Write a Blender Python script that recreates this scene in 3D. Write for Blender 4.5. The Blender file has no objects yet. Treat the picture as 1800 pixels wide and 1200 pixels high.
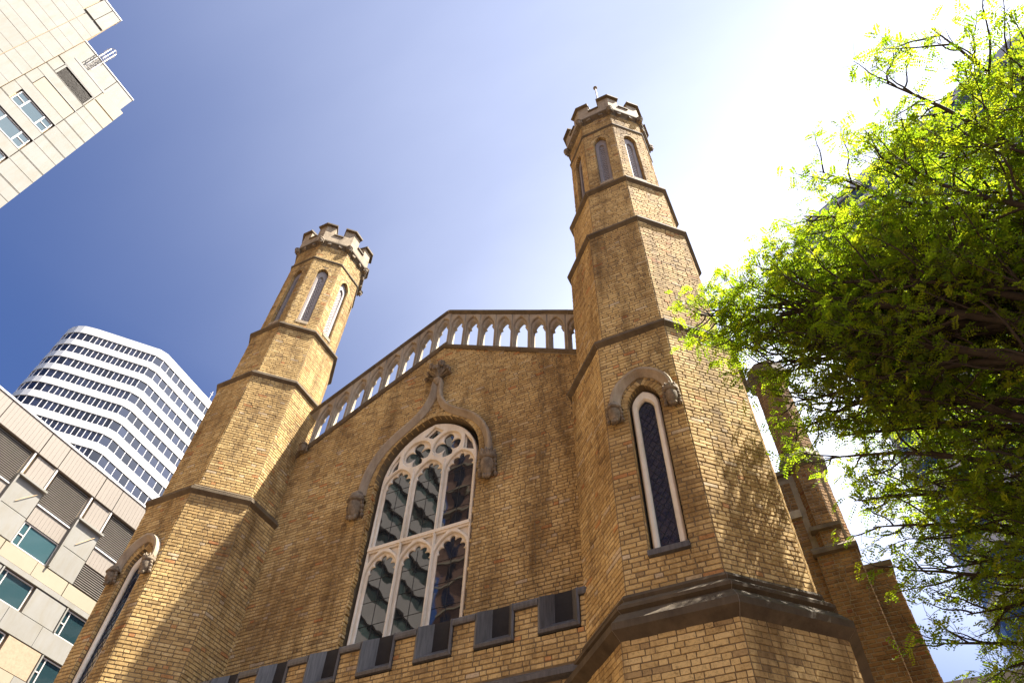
import bpy, bmesh, math, random
import numpy as np
from mathutils import Vector, Matrix, geometry

random.seed(7); rng = np.random.default_rng(7)
SC = bpy.context.scene; COL = SC.collection
R = math.radians; C22 = math.cos(math.pi/8); S22 = math.sin(math.pi/8)

# ------------------------------------------------------------------ camera
cam_d = bpy.data.cameras.new('camera'); cam = bpy.data.objects.new('camera', cam_d); COL.objects.link(cam)
YAW, PITCH, ROLL, FPX = 0.4867, 0.9116, 0.0428, 1243.0
cy, sy, cp, sp = math.cos(YAW), math.sin(YAW), math.cos(PITCH), math.sin(PITCH)
fw = Vector((-sy*cp, cy*cp, sp)); rt = Vector((cy, sy, 0)); up = rt.cross(fw)
r2 = math.cos(ROLL)*rt + math.sin(ROLL)*up; u2 = -math.sin(ROLL)*rt + math.cos(ROLL)*up
CAMP = Vector((7.8625, -10.2098, 1.6))
m = Matrix.Identity(4)
for i in range(3):
    m[i][0], m[i][1], m[i][2], m[i][3] = r2[i], u2[i], -fw[i], CAMP[i]
cam.matrix_world = m
cam_d.sensor_width = 36.0; cam_d.lens = 36.0*FPX/1800.0; cam_d.clip_end = 3000; cam_d.clip_start = 0.1
SC.camera = cam

# ------------------------------------------------------------------ sky, sun, exposure
SUN_AZ, SUN_EL = 17.0, 63.5            # azimuth from +X towards +Y
sd = Vector((math.cos(R(SUN_AZ))*math.cos(R(SUN_EL)), math.sin(R(SUN_AZ))*math.cos(R(SUN_EL)), math.sin(R(SUN_EL))))
W = bpy.data.worlds.new('World'); SC.world = W; W.use_nodes = True
nt = W.node_tree; nt.nodes.clear()
out = nt.nodes.new('ShaderNodeOutputWorld'); bg = nt.nodes.new('ShaderNodeBackground')
sky = nt.nodes.new('ShaderNodeTexSky'); sky.sky_type = 'NISHITA'; sky.sun_disc = False
sky.sun_elevation = R(SUN_EL); sky.sun_rotation = R(90.0-SUN_AZ)
sky.air_density = 1.0; sky.dust_density = 0.2; sky.ozone_density = 3.5; sky.altitude = 100
bg.inputs['Strength'].default_value = 0.05
# circumsolar haze: pale light falling off with the angle from the sun
tc = nt.nodes.new('ShaderNodeTexCoord')
nrm = nt.nodes.new('ShaderNodeVectorMath'); nrm.operation = 'NORMALIZE'; nt.links.new(tc.outputs['Generated'], nrm.inputs[0])
dt = nt.nodes.new('ShaderNodeVectorMath'); dt.operation = 'DOT_PRODUCT'; dt.inputs[1].default_value = sd
nt.links.new(nrm.outputs[0], dt.inputs[0])
def wmath(op, a, b=None):
    n = nt.nodes.new('ShaderNodeMath'); n.operation = op
    for i, v in enumerate((a, b)):
        if v is None: continue
        if hasattr(v, 'is_linked'): nt.links.new(v, n.inputs[i])
        else: n.inputs[i].default_value = v
    return n.outputs[0]
ang = wmath('ARCCOSINE', wmath('MINIMUM', dt.outputs['Value'], 0.99999))
glow = wmath('MULTIPLY', wmath('EXPONENT', wmath('MULTIPLY', wmath('POWER', wmath('DIVIDE', ang, R(45.5)), 3.6), -1.0)), 2.6)
sepz = nt.nodes.new('ShaderNodeSeparateXYZ'); nt.links.new(nrm.outputs[0], sepz.inputs[0])
glow = wmath('MULTIPLY', glow, wmath('POWER', wmath('DIVIDE', 1.0, wmath('MAXIMUM', sepz.outputs['Z'], 0.7)), 6.0))   # longer path through the haze lower down
hz_map = nt.nodes.new('ShaderNodeMapping'); hz_map.inputs['Scale'].default_value = (2.0, 5.0, 3.0); nt.links.new(nrm.outputs[0], hz_map.inputs['Vector'])
hz = nt.nodes.new('ShaderNodeTexNoise'); hz.inputs['Scale'].default_value = 1.6; hz.inputs['Detail'].default_value = 5; nt.links.new(hz_map.outputs[0], hz.inputs['Vector'])
glow = wmath('MULTIPLY', glow, wmath('ADD', wmath('MULTIPLY', hz.outputs['Fac'], 0.3), 0.86))
gc = nt.nodes.new('ShaderNodeVectorMath'); gc.operation = 'SCALE'; gc.inputs[0].default_value = (0.97, 0.985, 1.0)
nt.links.new(glow, gc.inputs['Scale'])
ad = nt.nodes.new('ShaderNodeVectorMath'); ad.operation = 'ADD'
tn = nt.nodes.new('ShaderNodeVectorMath'); tn.operation = 'MULTIPLY'; tn.inputs[1].default_value = (0.41, 0.475, 0.68)   # clear deep-blue air
nt.links.new(sky.outputs[0], tn.inputs[0]); nt.links.new(tn.outputs[0], ad.inputs[0]); nt.links.new(gc.outputs[0], ad.inputs[1])
nt.links.new(ad.outputs[0], bg.inputs['Color']); nt.links.new(bg.outputs[0], out.inputs[0])
sl = bpy.data.lights.new('sun', 'SUN'); sl.energy = 5.0; sl.angle = R(0.53); sl.color = (1.0, 0.93, 0.82)
so = bpy.data.objects.new('sun', sl); COL.objects.link(so); so.rotation_euler = (-sd).to_track_quat('-Z', 'Y').to_euler()
so.location = (30, 20, 60)
SC.view_settings.view_transform = 'Standard'; SC.view_settings.look = 'None'
SC.view_settings.exposure = 2.15; SC.view_settings.gamma = 1.0
try: SC.view_settings.use_curve_mapping = False
except Exception: pass
SC.cycles.max_bounces = 10; SC.cycles.diffuse_bounces = 7; SC.cycles.transmission_bounces = 8; SC.cycles.transparent_max_bounces = 8

# ------------------------------------------------------------------ materials
MATS = {}
class NB:
    """small helper around one material's node tree"""
    def __init__(s, name):
        s.m = bpy.data.materials.new(name); s.m.use_nodes = True; s.t = s.m.node_tree
        s.b = s.t.nodes['Principled BSDF']; MATS[name] = s.m
        s.pos = s.t.nodes.new('ShaderNodeNewGeometry').outputs['Position']
    def n(s, typ, **kw):
        x = s.t.nodes.new(typ)
        for k, v in kw.items(): setattr(x, k, v)
        return x
    def l(s, a, b): s.t.links.new(a, b)
    def noise(s, scale, detail=3, rough=0.6, vec=None, stretch=None):
        n = s.n('ShaderNodeTexNoise'); n.inputs['Scale'].default_value = scale
        n.inputs['Detail'].default_value = detail; n.inputs['Roughness'].default_value = rough
        v = vec or s.pos
        if stretch:
            mp = s.n('ShaderNodeMapping'); mp.inputs['Scale'].default_value = stretch; s.l(v, mp.inputs['Vector']); v = mp.outputs[0]
        s.l(v, n.inputs['Vector']); return n.outputs['Fac']
    def ramp(s, fac, stops, interp='LINEAR'):
        r = s.n('ShaderNodeValToRGB'); r.color_ramp.interpolation = interp
        e = r.color_ramp.elements
        while len(e) < len(stops): e.new(0.5)
        for k, (p, c) in enumerate(stops):
            e[k].position = p; e[k].color = (c, c, c, 1) if isinstance(c, (int, float)) else (*c, 1)
        s.l(fac, r.inputs[0]); return r.outputs[0]
    def mix(s, fac, a, b, mode='MIX'):
        x = s.n('ShaderNodeMix', data_type='RGBA', blend_type=mode)
        for sock, v in ((x.inputs[0], fac), (x.inputs[6], a), (x.inputs[7], b)):
            if hasattr(v, 'is_linked'): s.l(v, sock)
            elif isinstance(v, (int, float)): sock.default_value = v
            else: sock.default_value = (*v, 1)
        return x.outputs[2]
    def bump(s, h, strength=0.3, dist=0.01):
        b = s.n('ShaderNodeBump'); b.inputs['Strength'].default_value = strength; b.inputs['Distance'].default_value = dist
        s.l(h, b.inputs['Height']); s.l(b.outputs[0], s.b.inputs['Normal'])
    def out(s, color, rough=0.8, spec=0.3):
        if hasattr(color, 'is_linked'): s.l(color, s.b.inputs['Base Color'])
        else: s.b.inputs['Base Color'].default_value = (*color, 1)
        s.b.inputs['Roughness'].default_value = rough
        s.b.inputs['Specular IOR Level'].default_value = spec
        return s.m

def mat_brick(name, tone=None):
    k = NB(name)
    at = k.n('ShaderNodeAttribute', attribute_name='tint')
    base = k.ramp(at.outputs['Fac'], [(0.0, (0.22, 0.147, 0.07)), (0.10, (0.39, 0.264, 0.115)), (0.30, (0.48, 0.325, 0.13)),
                  (0.62, (0.585, 0.41, 0.17)), (0.86, (0.66, 0.485, 0.225)), (0.93, (0.57, 0.45, 0.28)), (0.955, (0.53, 0.29, 0.11)), (1.0, (0.51, 0.24, 0.09))])
    if tone: base = k.mix(1.0, base, tone, 'MULTIPLY')
    # soot and weathering patches
    big = k.ramp(k.noise(0.42, 6, 0.7), [(0.42, 0.0), (0.62, 1.0)])
    c1 = k.mix(big, base, (0.66, 0.61, 0.57), 'MULTIPLY')
    str_ = k.ramp(k.noise(0.9, 6, 0.72, stretch=(2.4, 2.4, 0.28)), [(0.47, 0.0), (0.66, 0.9)])
    c2 = k.mix(str_, c1, (0.42, 0.38, 0.35), 'MULTIPLY')
    fine = k.ramp(k.noise(28, 4, 0.75), [(0.34, 0.45), (0.5, 1.0), (0.8, 1.2)])
    c3 = k.mix(0.6, c2, fine, 'MULTIPLY')
    spots = k.ramp(k.noise(6, 5, 0.8), [(0.58, 0.0), (0.68, 0.85)])
    c4 = k.mix(spots, c3, (0.45, 0.42, 0.4), 'MULTIPLY')
    k.bump(k.noise(70, 4, 0.7), 0.5, 0.006)
    return k.out(c4, 0.88, 0.2)

def mat_noise(name, a, b, scale=3, rough=0.8, bump=0.2, bscale=40, spec=0.3, stain=None, stretch=None, metal=0.0):
    k = NB(name)
    c = k.mix(k.ramp(k.noise(scale, 6, 0.65, stretch=stretch), [(0.3, 0.0), (0.7, 1.0)]), a, b)
    if stain:
        st = k.ramp(k.noise(0.9, 6, 0.75, stretch=(2.2, 2.2, 0.4)), [(0.46, 0.0), (0.68, 1.0)])
        c = k.mix(st, c, stain, 'MULTIPLY')
    if bump: k.bump(k.noise(bscale, 4, 0.7), bump, 0.006)
    k.b.inputs['Metallic'].default_value = metal
    return k.out(c, rough, spec)

mat_brick('brick')
mat_brick('brown_brick', (0.50, 0.40, 0.36))
mat_noise('lime_mortar', (0.26, 0.20, 0.13), (0.18, 0.135, 0.085), 6, 0.95, 0.5, 60)
mat_noise('mortar', (0.20, 0.145, 0.078), (0.12, 0.086, 0.048), 6, 0.95, 0.5, 60)
mat_noise('joint_mortar', (0.34, 0.29, 0.22), (0.26, 0.22, 0.165), 9, 0.9, 0.3)
mat_noise('ledge_stone', (0.155, 0.114, 0.065), (0.085, 0.061, 0.035), 2.6, 0.82, 0.4, 45, stain=(0.65, 0.62, 0.6))
mat_noise('shaded_ledge_stone', (0.115, 0.085, 0.05), (0.07, 0.051, 0.03), 2.6, 0.8, 0.4, 45, stain=(0.6, 0.58, 0.55))  # darker copy of the ledge stone, plinth shade put into its colour
mat_noise('pale_stone', (0.40, 0.315, 0.21), (0.27, 0.21, 0.138), 5, 0.85, 0.4, 45, stain=(0.42, 0.38, 0.34))
mat_noise('balustrade_stone', (0.40, 0.325, 0.225), (0.30, 0.24, 0.165), 4, 0.85, 0.35, 45, stain=(0.62, 0.57, 0.52))
mat_noise('carved_stone', (0.30, 0.235, 0.155), (0.10, 0.078, 0.056), 9, 0.9, 0.5, 60, stain=(0.55, 0.5, 0.46))
mat_noise('cream_paint', (0.80, 0.715, 0.57), (0.70, 0.62, 0.48), 5, 0.55, 0.12, 30, stain=(0.82, 0.78, 0.72))
mat_noise('lead_sheet', (0.125, 0.117, 0.11), (0.05, 0.047, 0.044), 3, 0.5, 0.3, 25, 0.5, stain=(0.6, 0.6, 0.6), stretch=(9, 9, 0.8))
mat_noise('lattice_wood', (0.30, 0.265, 0.25), (0.22, 0.195, 0.185), 6, 0.7, 0.1, 40)
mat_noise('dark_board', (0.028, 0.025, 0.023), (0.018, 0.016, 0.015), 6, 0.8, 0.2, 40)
mat_noise('black_lead', (0.03, 0.03, 0.032), (0.02, 0.02, 0.02), 6, 0.6, 0)
mat_noise('roof_slate', (0.09, 0.09, 0.1), (0.06, 0.06, 0.065), 5, 0.8, 0.3)
mat_noise('metal_rod', (0.55, 0.53, 0.5), (0.4, 0.38, 0.35), 5, 0.4, 0)
def mat_glass(name, col=(0.012, 0.014, 0.02), wave=0.0, wscale=1.6, rough=0.03, spec=1.0, ior=1.6, tintvar=0.0):
    k = NB(name); k.b.inputs['IOR'].default_value = ior
    if wave: k.bump(k.noise(wscale, 2, 0.45), 1.0, wave)
    c = col
    if tintvar:
        oi = k.n('ShaderNodeObjectInfo')
        c = k.mix(k.ramp(oi.outputs['Random'], [(0.0, 0.0), (1.0, 1.0)]), tuple(x*(1-tintvar) for x in col), tuple(x*(1+tintvar)+0.004 for x in col))
    m = k.out(c, rough, spec); return m
mat_glass('church_glass', (0.012, 0.012, 0.013), 0.006, 1.1, 0.02, 0.9, 1.9)
mat_glass('lancet_glass', (0.008, 0.016, 0.042), 0.003, 6.0, 0.04, 0.7, 1.55)
mat_glass('green_glass', (0.022, 0.05, 0.056), 0.004, 0.8, 0.04, 0.8, 1.6, 0.5)
mat_glass('office_glass', (0.03, 0.045, 0.042), 0.01, 0.5, 0.05, 0.7, 1.5, 0.6)
mat_glass('navy_glass', (0.010, 0.014, 0.032), 0, 1, 0.05, 0.5, 1.45, 0.6)
mat_glass('blue_glass', (0.02, 0.035, 0.075), 0, 1, 0.05, 0.8, 1.6, 0.6)
mat_noise('cream_panel', (0.215, 0.206, 0.184), (0.185, 0.174, 0.149), 0.35, 0.8, 0.05, 20, stain=(0.93, 0.89, 0.8))
mat_noise('sand_panel', (0.28, 0.24, 0.17), (0.25, 0.21, 0.145), 0.5, 0.8, 0.05, 20)
mat_noise('joint_sealant', (0.50, 0.36, 0.2), (0.42, 0.30, 0.17), 1.5, 0.8, 0)
mat_noise('ribbed_metal', (0.205, 0.173, 0.14), (0.19, 0.16, 0.13), 0.6, 0.6, 0, stretch=(1, 1, 1))
mat_noise('stucco_panel', (0.33, 0.25, 0.165), (0.25, 0.185, 0.12), 6, 0.9, 0.4, 12)
mat_noise('louver_dark', (0.075, 0.066, 0.058), (0.06, 0.054, 0.048), 2, 0.6, 0)
mat_noise('louver_slat', (0.22, 0.19, 0.16), (0.18, 0.155, 0.13), 2, 0.5, 0)
mat_noise('louver_brown', (0.12, 0.10, 0.08), (0.10, 0.08, 0.065), 2, 0.6, 0)
mat_noise('white_panel', (0.56, 0.555, 0.545), (0.53, 0.525, 0.515), 0.15, 0.6, 0)
mat_noise('mullion_white', (0.72, 0.68, 0.66), (0.68, 0.64, 0.62), 1, 0.5, 0)
mat_noise('frame_metal', (0.55, 0.5, 0.45), (0.5, 0.45, 0.4), 1, 0.5, 0)
mat_noise('grey_concrete', (0.17, 0.158, 0.148), (0.14, 0.13, 0.12), 0.4, 0.85, 0.1)
mat_noise('brown_facade', (0.20, 0.115, 0.08), (0.15, 0.085, 0.06), 0.6, 0.85, 0.2)
mat_noise('paving', (0.13, 0.09, 0.065), (0.095, 0.066, 0.048), 0.6, 0.85, 0.1)
mat_noise('asphalt_ground', (0.06, 0.059, 0.057), (0.048, 0.047, 0.045), 0.3, 0.9, 0.1)
mat_noise('bark', (0.055, 0.042, 0.032), (0.03, 0.023, 0.018), 8, 0.9, 0.6, 30)
k = NB('leaf')
at = k.n('ShaderNodeAttribute', attribute_name='tint')
lc = k.ramp(at.outputs['Fac'], [(0.0, (0.048, 0.084, 0.008)), (0.5, (0.094, 0.132, 0.010)), (1.0, (0.165, 0.175, 0.014))])
k.out(lc, 0.5, 0.25)
tr = k.n('ShaderNodeBsdfTranslucent'); tl = k.mix(1.0, lc, (3.1, 3.15, 1.0), 'MULTIPLY'); k.l(tl, tr.inputs['Color'])
mx = k.n('ShaderNodeMixShader'); mx.inputs[0].default_value = 0.6
k.l(k.b.outputs[0], mx.inputs[1]); k.l(tr.outputs[0], mx.inputs[2])
k.l(mx.outputs[0], k.t.nodes['Material Output'].inputs['Surface'])

# ------------------------------------------------------------------ builders
WLOC = {}
def empty(name, loc, label, cat, group=None):
    o = bpy.data.objects.new(name, None); COL.objects.link(o); o.location = loc
    o['label'] = label; o['category'] = cat
    if group: o['group'] = group
    WLOC[o.name] = Vector(loc); return o
def link(name, me, mat=None, parent=None, loc=None, rot=None, scale=None):
    o = bpy.data.objects.new(name, me); COL.objects.link(o)
    if mat and not me.materials: me.materials.append(MATS[mat])
    if loc is not None: o.location = loc
    if rot is not None: o.rotation_euler = rot
    if scale is not None: o.scale = scale
    WLOC[o.name] = Vector((0, 0, 0)) if loc is None else Vector(loc)
    if parent is not None:
        o.parent = parent
        o.matrix_parent_inverse = parent_inv(parent)
    return o
def parent_inv(p):
    M = Matrix.LocRotScale(p.location, p.rotation_euler.to_quaternion(), p.scale)
    q = p
    if p.parent is not None:
        M = Matrix.LocRotScale(p.parent.location, p.parent.rotation_euler.to_quaternion(), p.parent.scale) @ p.matrix_parent_inverse @ M
    return M.inverted()

class MB:
    def __init__(s): s.v = []; s.f = []; s.t = []
    def add(s, vs, fs, t=0.5):
        b = len(s.v); s.v.extend([tuple(x) for x in vs])
        for f in fs: s.f.append(tuple(b+i for i in f)); s.t.append(t)
    def box(s, x0, x1, y0, y1, z0, z1, t=0.5):
        s.add([(x0,y0,z0),(x1,y0,z0),(x1,y1,z0),(x0,y1,z0),(x0,y0,z1),(x1,y0,z1),(x1,y1,z1),(x0,y1,z1)],
              [(0,3,2,1),(4,5,6,7),(0,1,5,4),(1,2,6,5),(2,3,7,6),(3,0,4,7)], t)
    def obox(s, o, ax, ay, az, t=0.5):
        o, ax, ay, az = map(Vector, (o, ax, ay, az))
        vs = [o, o+ax, o+ax+ay, o+ay]; vs += [v+az for v in vs]
        s.add(vs, [(0,3,2,1),(4,5,6,7),(0,1,5,4),(1,2,6,5),(2,3,7,6),(3,0,4,7)], t)
    def frust(s, c, u, w, n, hu, hw, p, ins, t, jit=0.0):
        """raised tile: c centre, u/w in-plane unit axes, n outward"""
        j = lambda: random.uniform(-jit, jit)
        q = [(-1,-1),(1,-1),(1,1),(-1,1)]
        vs = [c + u*(a*hu) + w*(b*hw) - n*0.004 for a, b in q]
        vs += [c + u*(a*(hu-ins)+j()) + w*(b*(hw-ins)+j()) + n*(p+j()*0.6) for a, b in q]
        s.add(vs, [(4,5,6,7),(0,1,5,4),(1,2,6,5),(2,3,7,6),(3,0,4,7)], t)
    def octa(s, cx, cy, prof, cap=True, rot=22.5, n=8, t=0.5, sub=1):
        b = len(s.v); cnt = len(prof)
        for (r, z) in prof:
            for kk in range(n):
                a = R(rot + 360.0/n*kk); s.v.append((cx + r*math.sin(a), cy - r*math.cos(a), z))
        for i in range(cnt-1):
            for kk in range(n):
                k2 = (kk+1) % n
                s.f.append((b+i*n+kk, b+i*n+k2, b+(i+1)*n+k2, b+(i+1)*n+kk)); s.t.append(t)
        if cap:
            s.f.append(tuple(b+kk for kk in range(n))[::-1]); s.t.append(t)
            s.f.append(tuple(b+(cnt-1)*n+kk for kk in range(n))); s.t.append(t)
    def tube(s, pts, rad, n=6, t=0.5):
        pts = [Vector(p) for p in pts]; b = len(s.v); ref = Vector((0.31, 0.17, 0.93))
        for i, p in enumerate(pts):
            d = (pts[min(i+1, len(pts)-1)] - pts[max(i-1, 0)])
            d = d.normalized() if d.length > 1e-6 else Vector((0, 0, 1))
            a = d.cross(ref); a = a.normalized() if a.length > 1e-4 else d.orthogonal().normalized(); c = d.cross(a)
            r = rad[i] if isinstance(rad, (list, tuple)) else rad
            for kk in range(n):
                th = 2*math.pi*kk/n; s.v.append(tuple(p + a*(r*math.cos(th)) + c*(r*math.sin(th))))
        for i in range(len(pts)-1):
            for kk in range(n):
                k2 = (kk+1) % n; s.f.append((b+i*n+kk, b+i*n+k2, b+(i+1)*n+k2, b+(i+1)*n+kk)); s.t.append(t)
        s.f.append(tuple(b+kk for kk in range(n))[::-1]); s.t.append(t)
        s.f.append(tuple(b+(len(pts)-1)*n+kk for kk in range(n))); s.t.append(t)
    def sweep(s, pts2, prof, cy_, t=0.5, closed_ends=True):
        """sweep profile (radial outwards, proud) along a polyline in the XZ plane at y=cy_; left normal is outwards"""
        b = len(s.v); n = len(prof); P = [Vector((p[0], p[1])) for p in pts2]
        for i, p in enumerate(P):
            if i == 0: d = P[1]-P[0]
            elif i == len(P)-1: d = P[-1]-P[-2]
            else: d = (P[i+1]-p).normalized() + (p-P[i-1]).normalized()
            d.normalize(); nn = Vector((-d.y, d.x))
            if 0 < i < len(P)-1:
                dd = (P[i+1]-p).normalized(); sc_ = 1.0/max(0.5, abs(dd.dot(d)))
            else: sc_ = 1.0
            for (ro, pr) in prof:
                s.v.append((p.x + nn.x*ro*sc_, cy_ - pr, p.y + nn.y*ro*sc_))
        for i in range(len(P)-1):
            for kk in range(n):
                k2 = (kk+1) % n; s.f.append((b+i*n+kk, b+i*n+k2, b+(i+1)*n+k2, b+(i+1)*n+kk)); s.t.append(t)
        s.f.append(tuple(b+kk for kk in range(n))); s.t.append(t)
        s.f.append(tuple(b+(len(P)-1)*n+kk for kk in range(n))[::-1]); s.t.append(t)
    def mesh(s, name, smooth=False, recalc=True):
        me = bpy.data.meshes.new(name); me.from_pydata(s.v, [], s.f); me.validate()
        if len(me.polygons) == len(s.t):
            a = me.attributes.new('tint', 'FLOAT', 'FACE'); a.data.foreach_set('value', np.array(s.t, dtype=np.float32))
        if recalc:
            bm = bmesh.new(); bm.from_mesh(me); bmesh.ops.recalc_face_normals(bm, faces=bm.faces); bm.to_mesh(me); bm.free()
        if smooth: me.polygons.foreach_set('use_smooth', [True]*len(me.polygons))
        me.update(); return me
    def build(s, name, mat, parent=None, smooth=False, recalc=True, **kw):
        return link(name, s.mesh(name, smooth, recalc), mat, parent, **kw)

def plate(name, loops, y0, y1, bevel=0.0, xform=None):
    """flat plate with holes in the XZ plane between y0 (front) and y1"""
    cu = bpy.data.curves.new('tmp', 'CURVE'); cu.dimensions = '2D'; cu.fill_mode = 'BOTH'
    th = (y1-y0)/2
    cu.extrude = max(th-bevel, 0.0005)
    if bevel: cu.bevel_depth = bevel; cu.bevel_resolution = 0; cu.offset = -bevel
    for lp in loops:
        sp_ = cu.splines.new('POLY'); sp_.points.add(len(lp)-1)
        for i, (x, z) in enumerate(lp): sp_.points[i].co = (x, z, 0, 1)
        sp_.use_cyclic_u = True
    ob = bpy.data.objects.new('tmp', cu); COL.objects.link(ob)
    me = bpy.data.meshes.new_from_object(ob); bpy.data.objects.remove(ob); bpy.data.curves.remove(cu)
    me.materials.clear()
    M = Matrix(((1,0,0,0),(0,0,-1,(y0+y1)/2),(0,1,0,0),(0,0,0,1)))
    me.transform(M if xform is None else xform @ M); me.name = name
    return me

def arch_w(t, w, h):
    """half width of a two-centred pointed arch at height t above its springing"""
    if t <= 0: return w
    if t >= h: return 0.0
    c = (h*h-w*w)/(2*w); rr = w+c
    return math.sqrt(max(rr*rr-t*t, 0)) - c
def arch_pts(w, zs, za, n=10, cx=0.0):
    """left springing -> apex -> right springing"""
    h = za-zs; c = (h*h-w*w)/(2*w); rr = w+c; a1 = math.asin(min(1, h/rr)) if c >= 0 else math.pi-math.asin(min(1, h/rr))
    right = [(cx + rr*math.cos(a1*i/n)-c, zs + rr*math.sin(a1*i/n)) for i in range(n+1)]
    left = [(2*cx-x, z) for x, z in right]
    return left[:-1] + right[::-1]
def arch_loop(w, zb, zs, za, n=10, cx=0.0):
    return [(cx-w, zb)] + arch_pts(w, zs, za, n, cx) + [(cx+w, zb)]

# ------------------------------------------------------------------ brick laying
BH, BS, BHD, MJ = 0.0845, 0.243, 0.124, 0.011
def tint():
    r = random.random()
    if r < 0.02: return random.uniform(0.955, 1.0)
    if r < 0.07: return random.uniform(0.05, 0.24)
    return min(0.93, max(0.12, random.gauss(0.55, 0.17)))
def lay(mb, O, u, n, z0, z1, rows, proud=0.009, collect=None, csel=None, phase=0):
    """lay courses on a vertical face. O: point with u=0 (z ignored), rows(z) -> list of (u0,u1) solid runs"""
    O = Vector((O[0], O[1], 0)); u = Vector(u); n = Vector(n); w = Vector((0, 0, 1))
    nr = int(round((z1-z0)/BH)); bh = (z1-z0)/max(nr, 1)
    for i in range(nr):
        za, zb = z0+i*bh, z0+(i+1)*bh; zm = (za+zb)/2
        for (a, b) in rows(zm):
            if b-a < 0.03: continue
            x = a; k_ = (i+phase) % 2; first = True
            L = []
            while x < b-1e-4:
                if first: ln = (BS if k_ else BHD) * random.choice((1.0, 1.0, 0.75, 0.55)); first = False
                else: ln = BS if k_ else BHD
                ln *= random.uniform(0.95, 1.05)
                k_ = 1-k_ if random.random() > 0.16 else k_
                if b-(x+ln) < 0.07: ln = b-x
                if ln > 0.31: ln = ln/2
                L.append((x, min(x+ln, b))); x += ln
            for (xa, xb) in L:
                hw = (bh-MJ)/2*random.uniform(0.93, 1.0); hu = (xb-xa-MJ)/2
                if hu < 0.012: continue
                c = O + u*((xa+xb)/2) + w*(zm+random.uniform(-0.0025, 0.0025))
                p = proud*random.uniform(0.5, 1.5)
                tt = tint()
                if collect is not None and csel(c):
                    collect.append((c, u, n, hu, hw, p, tt)); continue
                mb.frust(c, u, w, n, hu, hw, p, 0.006, tt, 0.003)
def voussoirs(mb, w, zs, za, thick, y_front, depth, cx=0.0, step=0.078, u=None, O=None, n=None, start=0):
    """ring of brick-on-edge voussoirs round a pointed arch; local frame x along u, y along -n"""
    P = arch_pts(w, zs, za, 24, cx)
    u = Vector(u or (1,0,0)); n = Vector(n or (0,-1,0)); O = Vector(O or (0,0,0)); zz = Vector((0,0,1))
    L = [0]
    for a, b in zip(P[:-1], P[1:]): L.append(L[-1]+math.dist(a, b))
    def at_(s_):
        s_ = min(max(s_, 0), L[-1]-1e-6)
        for i in range(len(L)-1):
            if L[i+1] >= s_:
                f = (s_-L[i])/(L[i+1]-L[i]); a, b = P[i], P[i+1]
                d = Vector((b[0]-a[0], b[1]-a[1])).normalized()
                return Vector((a[0]+(b[0]-a[0])*f, a[1]+(b[1]-a[1])*f)), Vector((-d.y, d.x))
    nn = int(L[-1]/step)
    for i in range(nn):
        s0, s1 = L[-1]*(i+0.06)/nn, L[-1]*(i+0.94)/nn
        p0, q0 = at_(s0); p1, q1 = at_(s1)
        pr = random.uniform(0.006, 0.014); th = thick*random.uniform(0.96, 1.0)
        vs = []
        for d_ in (y_front+pr, y_front-depth):
            for (pp, k_) in ((p0, 0), (p1, 0), (p1 + q1*th, 1), (p0 + q0*th, 1)):
                vs.append(O + u*pp.x + zz*pp.y + n*d_)
        mb.add(vs, [(0,1,2,3),(4,7,6,5),(0,4,5,1),(1,5,6,2),(2,6,7,3),(3,7,4,0)], tint())

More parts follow.
